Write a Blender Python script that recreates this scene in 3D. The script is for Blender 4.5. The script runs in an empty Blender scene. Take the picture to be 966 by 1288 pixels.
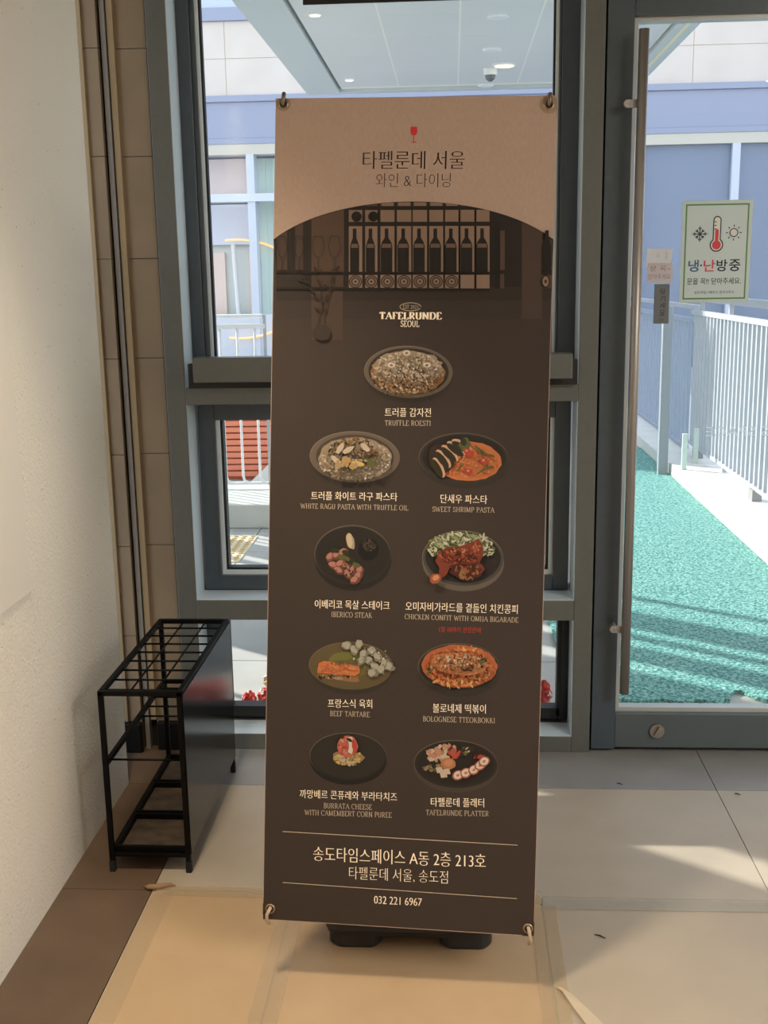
import bpy, bmesh, math, random
from mathutils import Vector, Matrix
from mathutils import noise as mnoise
random.seed(7)
S = bpy.context.scene
COL = S.collection
R = math.radians

# ---------------------------------------------------------------- camera
F, CX, CY, H = 1400.0, 483.0, 644.0, 1.5
PT, RO, YA = R(11.98), R(-0.9594), R(3.625)
_r = Vector((math.cos(YA), math.sin(YA), 0)); _f0 = Vector((-math.sin(YA), math.cos(YA), 0)); _u0 = Vector((0, 0, 1))
FW = _f0 * math.cos(PT) - _u0 * math.sin(PT)
_u = _f0 * math.sin(PT) + _u0 * math.cos(PT)
RT = _r * math.cos(RO) + _u * math.sin(RO)
UP = -_r * math.sin(RO) + _u * math.cos(RO)
EYE = Vector((0, 0, H))
cd = bpy.data.cameras.new('camera'); cam = bpy.data.objects.new('camera', cd); COL.objects.link(cam)
cd.sensor_fit = 'VERTICAL'; cd.sensor_height = 36.0; cd.lens = F / 1288.0 * 36.0
cd.clip_start = 0.05; cd.clip_end = 200
m3 = Matrix((RT, UP, -FW)).transposed()
cam.matrix_world = Matrix.Translation(EYE) @ m3.to_4x4()
S.camera = cam

# ---------------------------------------------------------------- world, sun, lamps, exposure
SKY = 2.0
SUN = 8.0
w = bpy.data.worlds.new('sky'); S.world = w; w.use_nodes = True
wn = w.node_tree; bgn = wn.nodes['Background']
tc = wn.nodes.new('ShaderNodeTexCoord'); sep = wn.nodes.new('ShaderNodeSeparateXYZ'); rmp = wn.nodes.new('ShaderNodeValToRGB')
wn.links.new(tc.outputs['Generated'], sep.inputs[0]); wn.links.new(sep.outputs['Z'], rmp.inputs[0]); wn.links.new(rmp.outputs[0], bgn.inputs[0])
rmp.color_ramp.elements[0].position = 0.0; rmp.color_ramp.elements[0].color = (0.93, 0.96, 1.0, 1)
rmp.color_ramp.elements[1].position = 0.8; rmp.color_ramp.elements[1].color = (0.70, 0.83, 1.0, 1)
bgn.inputs[1].default_value = SKY
EL = R(26); AZ = Vector((0.820, -0.573, 0))
sl = bpy.data.lights.new('sun', 'SUN'); sl.energy = SUN; sl.angle = R(0.6); sl.color = (1.0, 0.95, 0.86)
so = bpy.data.objects.new('sun', sl); COL.objects.link(so)
so.rotation_euler = (AZ * math.cos(EL) + Vector((0, 0, -math.sin(EL)))).to_track_quat('-Z', 'Y').to_euler()
so.location = (-8, 12, 9)

def area(name, loc, size, power, color, target=None):
    l = bpy.data.lights.new(name, 'AREA'); l.energy = power; l.color = color
    l.shape = 'RECTANGLE'; l.size, l.size_y = size
    o = bpy.data.objects.new(name, l); COL.objects.link(o); o.location = loc
    if target: o.rotation_euler = (Vector(target) - Vector(loc)).to_track_quat('-Z', 'Y').to_euler()
    return o
def spot(name, loc, power, color, target, angle=100, r=.04):
    l = bpy.data.lights.new(name, 'SPOT'); l.energy = power; l.color = color
    l.spot_size = R(angle); l.spot_blend = .6; l.shadow_soft_size = r
    o = bpy.data.objects.new(name, l); COL.objects.link(o); o.location = loc
    o.rotation_euler = (Vector(target) - Vector(loc)).to_track_quat('-Z', 'Y').to_euler()
    return o
area('room_fill_light', (2.70, -0.25, 2.70), (1.3, 1.6), 150, (1.0, 0.97, 0.94))  # added fill light without a fixture, brightens the whole interior
spot('ceiling_spotlight', (-.70, 1.62, 2.66), 150, (1.0, 0.83, 0.62), (-.78, 1.90, 0), 74, .13)
S.view_settings.view_transform = 'Standard'; S.view_settings.look = 'None'
S.view_settings.gamma = 1.0; S.view_settings.use_curve_mapping = False
S.view_settings.exposure = 0.0
S.cycles.use_denoising = True
S.cycles.max_bounces = 10; S.cycles.transparent_max_bounces = 16
S.cycles.sample_clamp_indirect = 8.0
S.cycles.caustics_reflective = False; S.cycles.caustics_refractive = False

# ---------------------------------------------------------------- materials
def lin(c):
    return tuple((v / 255 / 12.92 if v / 255 <= .04045 else ((v / 255 + .055) / 1.055) ** 2.4) for v in c) + (1.0,)
MATS = {}
def mat(name, rgb, rough=.6, metal=0.0, noise=None, bump=None, spec=.5, aniso=0.0):
    """noise = (scale, amount, rgb2[, stretch]); bump = (scale, strength)"""
    if name in MATS: return MATS[name]
    m = bpy.data.materials.new(name); m.use_nodes = True; nt = m.node_tree; b = nt.nodes['Principled BSDF']
    b.inputs['Base Color'].default_value = lin(rgb); b.inputs['Roughness'].default_value = rough
    b.inputs['Metallic'].default_value = metal; b.inputs['Specular IOR Level'].default_value = spec
    if aniso: b.inputs['Anisotropic'].default_value = aniso
    co = None
    if noise or bump:
        t = nt.nodes.new('ShaderNodeTexCoord'); mp = nt.nodes.new('ShaderNodeMapping')
        nt.links.new(t.outputs['Object'], mp.inputs[0]); co = mp.outputs[0]
        if noise and len(noise) > 3: mp.inputs['Scale'].default_value = noise[3]
    if noise:
        n = nt.nodes.new('ShaderNodeTexNoise'); n.inputs['Scale'].default_value = noise[0]; n.inputs['Detail'].default_value = 5
        nt.links.new(co, n.inputs['Vector'])
        r = nt.nodes.new('ShaderNodeValToRGB'); a = noise[1]
        r.color_ramp.elements[0].position = .5 - .5 * a * .6; r.color_ramp.elements[1].position = .5 + .5 * a * .6
        r.color_ramp.elements[0].color = lin(noise[2]); r.color_ramp.elements[1].color = lin(rgb)
        nt.links.new(n.outputs['Fac'], r.inputs[0]); nt.links.new(r.outputs[0], b.inputs['Base Color'])
    if bump:
        n = nt.nodes.new('ShaderNodeTexNoise'); n.inputs['Scale'].default_value = bump[0]; n.inputs['Detail'].default_value = 4
        nt.links.new(co, n.inputs['Vector'])
        bm_ = nt.nodes.new('ShaderNodeBump'); bm_.inputs['Strength'].default_value = bump[1]; bm_.inputs['Distance'].default_value = .004
        nt.links.new(n.outputs['Fac'], bm_.inputs['Height']); nt.links.new(bm_.outputs[0], b.inputs['Normal'])
    MATS[name] = m
    return m
def glass(name, tint=(.93, .96, .96), refl=.06):
    if name in MATS: return MATS[name]
    m = bpy.data.materials.new(name); m.use_nodes = True; nt = m.node_tree
    nt.nodes.remove(nt.nodes['Principled BSDF']); out = nt.nodes['Material Output']
    t = nt.nodes.new('ShaderNodeBsdfTransparent'); t.inputs[0].default_value = tint + (1,)
    g = nt.nodes.new('ShaderNodeBsdfGlossy'); g.inputs['Roughness'].default_value = .02
    mx = nt.nodes.new('ShaderNodeMixShader'); mx.inputs[0].default_value = refl
    nt.links.new(t.outputs[0], mx.inputs[1]); nt.links.new(g.outputs[0], mx.inputs[2]); nt.links.new(mx.outputs[0], out.inputs[0])
    MATS[name] = m
    return m
def paper(name, rgb, k=.5, rough=.5):
    m = mat(name, rgb, rough); nt = m.node_tree; b_ = nt.nodes['Principled BSDF']; t_ = nt.nodes.new('ShaderNodeBsdfTranslucent'); t_.inputs[0].default_value = lin(rgb)
    x_ = nt.nodes.new('ShaderNodeMixShader'); x_.inputs[0].default_value = k
    nt.links.new(b_.outputs[0], x_.inputs[1]); nt.links.new(t_.outputs[0], x_.inputs[2]); nt.links.new(x_.outputs[0], nt.nodes['Material Output'].inputs[0])
    return m
def film(name, rgb, alpha, rough=.25, bump=None):
    m = mat(name, rgb, rough, bump=bump); m.node_tree.nodes['Principled BSDF'].inputs['Alpha'].default_value = alpha
    return m
def emit(name, rgb, k):
    if name in MATS: return MATS[name]
    m = bpy.data.materials.new(name); m.use_nodes = True; b = m.node_tree.nodes['Principled BSDF']
    b.inputs['Emission Color'].default_value = lin(rgb); b.inputs['Emission Strength'].default_value = k
    b.inputs['Base Color'].default_value = lin(rgb)
    MATS[name] = m
    return m
FRAME = mat('frame paint', (96, 99, 95), .3, noise=(60, .6, (92, 95, 91)), spec=.7)
DARKF = mat('dark frame paint', (72, 83, 92), .34, noise=(40, .6, (68, 79, 88)))
GASK = mat('black gasket', (22, 23, 24), .5)
GLASS = glass('window glass', (.97, .985, .985), .03)
STEEL = mat('brushed steel', (176, 172, 168), .40, .6, noise=(90, .5, (150, 146, 142), (1, 1, .02)))
BLACKM = mat('black rack metal', (7, 6, 6), .5, bump=(400, .05), spec=.15)
WHITEP = mat('white paint', (235, 237, 238), .5)

# ---------------------------------------------------------------- mesh helpers
class MB:
    def __init__(s): s.v = []; s.f = []; s.mi = []; s.cur = 0
    def poly(s, pts, mi=None):
        b = len(s.v); s.v += [Vector(p) for p in pts]; s.f.append(tuple(range(b, b + len(pts)))); s.mi.append(s.cur if mi is None else mi)
    def box(s, x0, x1, y0, y1, z0, z1, mi=None):
        b = len(s.v)
        s.v += [Vector((x, y, z)) for z in (z0, z1) for y in (y0, y1) for x in (x0, x1)]
        for q in ((0, 2, 3, 1), (4, 5, 7, 6), (0, 1, 5, 4), (2, 6, 7, 3), (0, 4, 6, 2), (1, 3, 7, 5)):
            s.f.append(tuple(b + i for i in q)); s.mi.append(s.cur if mi is None else mi)
        return s
    def bar(s, p0, p1, wx, wy, upv=(0, 0, 1), mi=None):
        p0, p1 = Vector(p0), Vector(p1); d = (p1 - p0).normalized(); u = Vector(upv)
        if abs(d.dot(u)) > .99: u = Vector((0, 1, 0))
        a = d.cross(u).normalized(); c = a.cross(d).normalized(); b = len(s.v)
        for p in (p0, p1):
            for i, j in ((-1, -1), (1, -1), (1, 1), (-1, 1)): s.v.append(p + a * i * wx / 2 + c * j * wy / 2)
        for q in ((3, 2, 1, 0), (4, 5, 6, 7), (0, 1, 5, 4), (1, 2, 6, 5), (2, 3, 7, 6), (3, 0, 4, 7)):
            s.f.append(tuple(b + i for i in q)); s.mi.append(s.cur if mi is None else mi)
        return s
    def tube(s, pts, r, n=12, cap=True, mi=None):
        pts = [Vector(p) for p in pts]; rs = r if isinstance(r, (list, tuple)) else [r] * len(pts)
        b = len(s.v); prev = None
        for i, p in enumerate(pts):
            d = (pts[min(i + 1, len(pts) - 1)] - pts[max(i - 1, 0)]).normalized()
            if prev is None:
                a = d.cross(Vector((0, 0, 1)) if abs(d.z) < .9 else Vector((1, 0, 0))).normalized()
            else:
                a = (prev - d * prev.dot(d)).normalized()
            prev = a; c = d.cross(a)
            for k in range(n):
                t = 2 * math.pi * k / n; s.v.append(p + (a * math.cos(t) + c * math.sin(t)) * rs[i])
        m_ = s.cur if mi is None else mi
        for i in range(len(pts) - 1):
            for k in range(n):
                s.f.append((b + i * n + k, b + i * n + (k + 1) % n, b + (i + 1) * n + (k + 1) % n, b + (i + 1) * n + k)); s.mi.append(m_)
        if cap:
            s.f.append(tuple(b + k for k in reversed(range(n)))); s.mi.append(m_)
            e = b + (len(pts) - 1) * n; s.f.append(tuple(e + k for k in range(n))); s.mi.append(m_)
        return s
    def prism(s, outline, y0, y1, axis='Y', mi=None):
        """outline in (x,z) for Y, (x,y) for Z, (y,z) for X"""
        n = len(outline); b = len(s.v)
        for t in (y0, y1):
            for a, c in outline:
                s.v.append(Vector((a, t, c)) if axis == 'Y' else Vector((a, c, t)) if axis == 'Z' else Vector((t, a, c)))
        m_ = s.cur if mi is None else mi
        s.f.append(tuple(b + i for i in range(n))); s.f.append(tuple(b + n + i for i in reversed(range(n)))); s.mi += [m_, m_]
        for i in range(n):
            j = (i + 1) % n; s.f.append((b + i, b + n + i, b + n + j, b + j)); s.mi.append(m_)
        return s
    def build(s, name, mats, parent=None, bevel=0, smooth=False, segs=2, fix=True):
        me = bpy.data.meshes.new(name)
        org = root_of(parent) if parent else Vector()
        me.from_pydata([v - org for v in s.v], [], s.f)
        if not isinstance(mats, (list, tuple)): mats = [mats]
        for m in mats: me.materials.append(m)
        for p, i in zip(me.polygons, s.mi):
            p.material_index = min(i, len(mats) - 1); p.use_smooth = smooth
        if fix:
            bm = bmesh.new(); bm.from_mesh(me); bmesh.ops.recalc_face_normals(bm, faces=bm.faces); bm.to_mesh(me); bm.free()
        o = bpy.data.objects.new(name, me); COL.objects.link(o)
        if parent: o.parent = parent
        if bevel:
            bv = o.modifiers.new('bevel', 'BEVEL'); bv.width = bevel; bv.segments = segs; bv.limit_method = 'ANGLE'; bv.angle_limit = R(40)
        return o
def root_of(o):
    p = Vector()
    while o: p += o.location; o = o.parent
    return p
def tag(o, label, cat, group=None, kind=None):
    o['label'] = label; o['category'] = cat
    if group: o['group'] = group
    if kind: o['kind'] = kind
    return o
def thing(name, loc, label, cat, group=None):
    o = bpy.data.objects.new(name, None); COL.objects.link(o); o.location = loc; o.empty_display_size = .05
    return tag(o, label, cat, group)
def struct(o, label, cat):
    o['kind'] = 'structure'; o['label'] = label; o['category'] = cat; return o
def sgroup(name, loc, label, cat):
    o = bpy.data.objects.new(name, None); COL.objects.link(o); o.location = loc
    return struct(o, label, cat)
def copy_tree(o, parent=None):
    c = o.copy(); COL.objects.link(c)
    if parent: c.parent = parent
    for ch in list(o.children): copy_tree(ch, c)
    return c
def ray(px, py): return FW + RT * ((px - CX) / F) - UP * ((py - CY) / F)
def hit_plane(px, py, o, n):
    d = ray(px, py); t = (o - EYE).dot(n) / d.dot(n); return EYE + d * t

# ================================================================ ROOM SHELL
CEIL = 2.75
TILE = mat('pale floor tile', (186, 174, 157), .40, noise=(7, .9, (174, 162, 145)), bump=(25, .04))
TILED = mat('grey floor tile', (150, 148, 146), .40, noise=(6, .9, (136, 134, 132)), bump=(25, .04))
TILEB = mat('brown border tile', (110, 90, 72), .5, noise=(5, .9, (90, 72, 57)), bump=(25, .05))
GROUT = mat('grout', (92, 84, 74), .9)
b = MB()
b.box(-1.3, 4.0, -3.0, 3.46, -.06, -.004, 3)
rows = [(-3.0, -1.30), (-1.30, -.04), (-.04, .60), (.60, 1.23), (1.23, 1.87), (1.87, 2.498), (2.498, 3.0915), (3.0915, 3.46)]
g = .0012
for i, (y0, y1) in enumerate(rows):
    b.box(-1.3, -.757 - g, y0 + g, y1 - g, -.005, 0, 2)
    xs = [-.757, -.33, .773, 1.87, 2.95, 4.0]
    for x0, x1 in zip(xs, xs[1:]): b.box(x0 + g, x1 - g, y0 + g, y1 - g, -.005, 0, 1 if y0 > 3.05 else 0)
struct(b.build('floor', [TILE, TILED, TILEB, GROUT]), 'large pale grey floor tiles with a brown border along the left wall', 'floor')
# left wall: rough white woodchip paper
m = mat('woodchip wall', (234, 228, 215), .85)
nt = m.node_tree; bs = nt.nodes['Principled BSDF']
t = nt.nodes.new('ShaderNodeTexCoord'); v = nt.nodes.new('ShaderNodeTexVoronoi'); v.inputs['Scale'].default_value = 55
r1 = nt.nodes.new('ShaderNodeValToRGB'); r1.color_ramp.elements[0].position = .07; r1.color_ramp.elements[1].position = .13
r1.color_ramp.elements[0].color = lin((150, 136, 114)); r1.color_ramp.elements[1].color = lin((234, 228, 215))
n2 = nt.nodes.new('ShaderNodeTexNoise'); n2.inputs['Scale'].default_value = 30
mx = nt.nodes.new('ShaderNodeMix'); mx.data_type = 'RGBA'
r2 = nt.nodes.new('ShaderNodeValToRGB'); r2.color_ramp.elements[0].position = .55; r2.color_ramp.elements[1].position = .62
nt.links.new(t.outputs['Object'], v.inputs['Vector']); nt.links.new(t.outputs['Object'], n2.inputs['Vector'])
nt.links.new(v.outputs['Distance'], r1.inputs[0]); nt.links.new(n2.outputs['Fac'], r2.inputs[0]); nt.links.new(r2.outputs[0], mx.inputs[0])
mx.inputs[6].default_value = lin((234, 228, 215)); nt.links.new(r1.outputs[0], mx.inputs[7]); nt.links.new(mx.outputs[2], bs.inputs['Base Color'])
n3 = nt.nodes.new('ShaderNodeTexNoise'); n3.inputs['Scale'].default_value = 130; n3.inputs['Detail'].default_value = 3
bp = nt.nodes.new('ShaderNodeBump'); bp.inputs['Strength'].default_value = .55; bp.inputs['Distance'].default_value = .004
nt.links.new(t.outputs['Object'], n3.inputs['Vector']); nt.links.new(n3.outputs['Fac'], bp.inputs['Height']); nt.links.new(bp.outputs[0], bs.inputs['Normal'])
WALLM = m
struct(MB().box(-1.2, -.989, -3.0, 3.093, -.05, CEIL + .05).build('wall_left', WALLM), 'white woodchip textured wall on the left', 'wall')
PLAIN = mat('plain interior paint', (205, 198, 186), .8)
struct(MB().box(-1.2, 4.1, -3.1, -3.0, -.05, CEIL + .05).build('wall_back', PLAIN), 'plain wall behind the viewer', 'wall')
struct(MB().box(4.0, 4.1, -3.0, 3.6, -.05, CEIL + .05).build('wall_right', PLAIN), 'plain wall far to the right', 'wall')
struct(MB().box(-1.3, 4.1, -3.1, 3.62, CEIL, CEIL + .1).build('ceiling', PLAIN), 'plain ceiling above the entrance', 'ceiling')
# brown stone pier left of the window
STONE = mat('brown wall tile', (146, 128, 104), .55, noise=(5, .9, (128, 111, 89)), bump=(40, .05))
SLOT = mat('dark slot', (34, 28, 22), .9)
b = MB()
b.box(-1.5, -.874, 3.372, 3.62, -.05, CEIL + .05, 1)
zs = [0.0, .10, .39, .683, .974, 1.267, 1.562, 1.854, 2.151, 2.45, 2.75]
for z0, z1 in zip(zs, zs[1:]):
    b.box(-.966, -.876, 3.36, 3.375, z0 + .001, z1 - .001, 0)
    b.box(-1.4, -1.010, 3.334, 3.36, z0 + .001, z1 - .001, 0)
b.box(-1.4, -1.012, 3.345, 3.372, 0, CEIL, 1)
struct(b.build('wall_front_left', [STONE, SLOT]), 'brown stone tiled pier between white wall and window', 'wall')
CREAM = mat('cream sealant', (158, 138, 106), .6)
struct(MB().box(-1.070, -1.052, 3.326, 3.334, .1, CEIL).build('trim_1', CREAM), 'cream joint strip beside the white wall', 'trim')
struct(MB().box(-.984, -.966, 3.350, 3.368, .1, CEIL).build('trim_2', CREAM), 'cream joint strip on the brown pier', 'trim')
struct(MB().box(-1.002, -.988, 3.345, 3.372, .0, CEIL).build('trim_3', mat('expansion strip', (138, 134, 130), .5)), 'grey metal strip running up the brown pier', 'trim')
BLK = mat('black skirting', (10, 10, 10), .5, spec=.3)
struct(MB().box(-1.3, -1.006, 3.31, 3.3335, 0, .102).build('baseboard_left', BLK, bevel=.006), 'short black skirting at foot of left pier section', 'baseboard')
struct(MB().box(-.962, -.874, 3.335, 3.3595, 0, .095).build('baseboard_front', BLK, bevel=.004), 'short black skirting at foot of pier beside window', 'baseboard')

# ================================================================ WINDOW
YF, YI = 3.35, 3.462
win = sgroup('window_1', (-.22, YF, 0), 'tall grey framed window in three panes behind the banner', 'window')
b = MB()
b.box(-.872, -.812, YF, YI + .1, 0, CEIL); b.build('frame', FRAME, win, .002)
MB().box(.374, .431, YF, YI + .1, 0, CEIL).build('mullion', FRAME, win, .002)
MB().box(-.812, .374, YF, YI + .1, 0, .053).build('sill', FRAME, win, .002)
MB().box(-.812, .374, YF, YI + .1, .439, .504).build('transom', FRAME, win, .002)
MB().box(-.812, .374, YF, YI + .1, 1.124, 1.176).build('transom', FRAME, win, .002)
MB().box(-.812, .374, YF, YI + .1, 2.62, CEIL).build('head', FRAME, win, .002)
hr = MB().box(-.766, .347, 3.262, 3.325, 1.199, 1.272).build('handrail', FRAME, win, .003)
b = MB(); b.box(-.795, .368, 3.326, 3.352, 1.176, 1.250); b.build('rail_gap_shade', GASK, win)  # black box stands in for the shaded gap around the handrail
# upper fixed light
b = MB()
b.box(-.812, -.772, YI, YI + .05, 1.176, 2.62); b.box(-.772, -.757, YI + .012, YI + .05, 1.176, 2.62)
b.box(.322, .374, YI, YI + .05, 1.176, 2.62); b.box(.314, .322, YI + .012, YI + .05, 1.176, 2.62)
b.box(-.772, .322, YI, YI + .05, 1.176, 1.24); b.box(-.772, .322, YI, YI + .05, 2.55, 2.62)
b.build('upper_inner_frame', DARKF, win, .0015)
b = MB(); b.box(-.757, -.748, YI + .02, YI + .045, 1.24, 2.55); b.box(.305, .314, YI + .02, YI + .045, 1.24, 2.55); b.build('upper_bead', mat('pale bead', (224, 238, 246), .4), win)
b = MB(); b.box(-.750, -.741, YI + .03, YI + .05, 1.24, 2.55); b.box(.299, .307, YI + .03, YI + .05, 1.24, 2.55); b.build('upper_gasket', GASK, win)
MB().box(-.748, .306, YI + .036, YI + .042, 1.235, 2.555).build('upper_pane', GLASS, win)
DAYLIT = mat('daylit reveal tone', (206, 220, 228), .35)  # pale plates put the daylight on the reveals into their colour
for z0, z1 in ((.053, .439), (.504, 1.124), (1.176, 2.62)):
    MB().box(-.812, -.8105, YF + .002, YI, z0, z1).build('reveal_daylight', DAYLIT, win); MB().box(.3725, .374, YF + .002, YI, z0, z1).build('reveal_daylight', DAYLIT, win)
    if z1 < 2: MB().box(-.8105, .3725, YF + .002, YI, z0, z0 + .0015).build('reveal_daylight', DAYLIT, win)
# opening vent sash
b = MB()
b.box(-.805, -.752, YI, YI + .06, .507, 1.118); b.box(.318, .366, YI, YI + .06, .507, 1.118)
b.box(-.752, .318, YI, YI + .06, 1.062, 1.118); b.box(-.752, .318, YI, YI + .06, .507, .553)
b.build('sash', DARKF, win, .002)
b = MB(); b.box(-.756, -.750, YI - .004, YI + .01, .551, 1.064); b.box(.316, .322, YI - .004, YI + .01, .551, 1.064)
b.box(-.75, .316, YI - .004, YI + .01, .551, .556); b.build('sash_lip', DARKF, win)
b = MB(); b.box(-.752, -.738, YI + .012, YI + .05, .553, 1.062); b.box(.304, .318, YI + .012, YI + .05, .553, 1.062)
b.box(-.738, .304, YI + .012, YI + .05, .553, .570); b.build('sash_bead', MATS['pale bead'], win)
b = MB(); b.box(-.740, -.730, YI + .02, YI + .055, .57, 1.062); b.box(.296, .305, YI + .02, YI + .055, .57, 1.062)
b.box(-.73, .296, YI + .02, YI + .055, .568, .577); b.build('sash_gasket', GASK, win)
MB().box(-.735, .300, YI + .036, YI + .042, .572, 1.064).build('sash_pane', GLASS, win)
# lower fixed light
b = MB()
b.box(-.812, -.745, YI, YI + .05, .053, .439); b.box(.345, .374, YI + .03, YI + .05, .053, .439)
b.box(-.745, .345, YI + .03, YI + .05, .053, .075); b.build('lower_inner_frame', DARKF, win, .001)
b = MB(); b.box(.336, .350, YI, YI + .05, .075, .439); b.box(-.745, .345, YI, YI + .05, .068, .104); b.box(-.75, -.740, YI, YI + .05, .075, .439)
b.build('lower_gasket', GASK, win)
MB().box(-.742, .338, YI + .036, YI + .042, .10, .439).build('lower_pane', GLASS, win)
# dark sheet fixed across top of the upper pane
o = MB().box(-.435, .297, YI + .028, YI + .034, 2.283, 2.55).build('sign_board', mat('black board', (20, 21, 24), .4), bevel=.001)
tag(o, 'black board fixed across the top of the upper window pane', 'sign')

# ================================================================ DOOR
door = sgroup('door_1', (.91, YF, 0), 'grey framed glass door on the right', 'door')
b = MB(); b.box(.4365, .511, 3.352, 3.43, .012, 2.30); b.build('stile', DARKF, door, .002)
b = MB(); b.box(1.32, 1.395, 3.352, 3.43, .012, 2.30); b.build('stile', DARKF, door, .002)
MB().box(.511, 1.32, 3.352, 3.43, .018, .132).build('bottom_rail', mat('door rail paint', (84, 94, 97), .42), door, .002)
MB().box(.511, 1.32, 3.352, 3.43, 2.196, 2.30).build('top_rail', DARKF, door, .002)
b = MB(); b.box(.511, .524, 3.372, 3.41, .132, 2.196); b.box(1.307, 1.32, 3.372, 3.41, .132, 2.196)
b.box(.524, 1.307, 3.372, 3.41, .132, .146); b.box(.524, 1.307, 3.372, 3.41, 2.184, 2.196)
b.build('glazing_bead', mat('silver bead', (188, 192, 190), .35, .3), door)
MB().box(.522, 1.309, 3.387, 3.395, .144, 2.186).build('door_glass', GLASS, door)
hd = MB(); hd.tube([(.526, 3.285, .226), (.526, 3.285, 2.148)], .0145, 20); h0 = hd.build('pull_handle', STEEL, door, smooth=True)
for z in (.428, 1.957):
    bk = MB(); cap_ = [(.489 + .011 * math.cos(R(t_)), z + .011 * math.sin(R(t_))) for t_ in range(90, 271, 15)]
    bk.prism([(.524, z + .011)] + cap_ + [(.524, z - .011)], 3.296, 3.306, 'Y'); bk.tube([(.494, 3.306, z), (.494, 3.353, z)], .008, 12)
    bk.tube([(.494, 3.296, z), (.494, 3.2945, z)], .0035, 10)
    bk.build('handle_bracket', STEEL, h0, .0008)
lk = MB(); lk.tube([(.642, 3.352, .076), (.642, 3.344, .076)], [.025, .023], 24); l0 = lk.build('lock', mat('satin lock metal', (168, 160, 150), .35, .9), door)
MB().bar((.633, 3.340, .060), (.651, 3.340, .092), .010, .014, (0, 1, 0)).build('thumb_turn', MATS['satin lock metal'], l0, .002)
b = MB(); b.box(.431, .4365, 3.40, 3.56, 0, CEIL); b.box(1.395, 1.46, YF, 3.56, 0, CEIL); b.box(.4365, 1.395, YF, 3.56, 2.315, CEIL)
struct(b.build('door_2', FRAME, bevel=.002), 'grey door frame around the glass door', 'door')
struct(MB().box(1.46, 4.1, YF, 3.62, -.05, CEIL + .05).build('wall_front_right', PLAIN), 'plain wall right of the door', 'wall')
struct(MB().box(-.874, 1.46, 3.40, 3.60, -.06, .012).build('trim_4', mat('threshold metal', (150, 150, 148), .4, .6)), 'metal threshold under the window and door', 'trim')

# ================================================================ OUTSIDE
PAVE = mat('grey paving', (188, 188, 184), .7, noise=(4, .9, (174, 174, 170)), bump=(30, .1))
b = MB(); b.box(-9, 9, 3.6, 22, -.06, -.004, 1)
for i in range(-10, 11):
    for j in range(30):
        x0, y0 = i * .6 + .03, 3.6 + j * .6
        b.box(x0 + .003, x0 + .597, y0 + .003, y0 + .597, -.01, 0, 0)
struct(b.build('terrace_floor', [PAVE, mat('paving joint', (120, 122, 124), .9)]), 'grey paved terrace outside the glass', 'ground')
# unseen fins added on the left, gaps shaped to break up the sun
b = MB()
def cY(c, x=-2.7): return (c - x) / 1.431
for c0, c1 in ((1.5, 4.43), (4.66, 4.70), (5.35, 6.50), (6.68, 6.95), (7.10, 7.20), (7.33, 7.70), (8.02, 8.10)):
    b.box(-2.72, -2.70, cY(c0), cY(c1), 0, 6.0)
b.box(-2.72, -2.70, cY(4.70), cY(5.35), 0, 1.02); b.box(-2.72, -2.70, cY(4.70), cY(5.35), 1.55, 6.0)
struct(b.build('sun_blocker', mat('sun blocker grey', (196, 190, 182), .8)), 'unseen fins added left of the terrace to break up the sunlight', 'wall')
# green coil mat
m = mat('green coil mat', (96, 198, 182), .8)
nt = m.node_tree; bs = nt.nodes['Principled BSDF']; t = nt.nodes.new('ShaderNodeTexCoord')
n1 = nt.nodes.new('ShaderNodeTexNoise'); n1.inputs['Scale'].default_value = 75; n1.inputs['Detail'].default_value = 3; n1.inputs['Distortion'].default_value = .6
r1 = nt.nodes.new('ShaderNodeValToRGB'); r1.color_ramp.elements[0].position = .40; r1.color_ramp.elements[1].position = .60
r1.color_ramp.elements[0].color = lin((50, 136, 132)); r1.color_ramp.elements[1].color = lin((150, 208, 200))
bp = nt.nodes.new('ShaderNodeBump'); bp.inputs['Strength'].default_value = 1.0; bp.inputs['Distance'].default_value = .02
nt.links.new(t.outputs['Object'], n1.inputs['Vector']); nt.links.new(n1.outputs['Fac'], r1.inputs[0]); nt.links.new(r1.outputs[0], bs.inputs['Base Color'])
nt.links.new(n1.outputs['Fac'], bp.inputs['Height']); nt.links.new(bp.outputs[0], bs.inputs['Normal'])
out = []
for k in range(61):
    x = .42 + 1.19 * k / 60
    y = 3.765 + .012 * math.sin(k * .9) + random.uniform(-.008, .008)
    if x > .93: y += .015
    if .925 < x < .955: y -= .035
    if .98 < x < 1.1: y += .09 * (1 - abs(x - 1.03) / .08 if abs(x - 1.03) < .08 else 0)
    out.append((x, y))
out += [(1.615, 9.6), (.42, 9.6)]
o = MB().prism(out, 0.001, .016, 'Z').build('coil_mat', m)
tag(o, 'bright green coil mat laid outside the glass door', 'mat')
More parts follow.
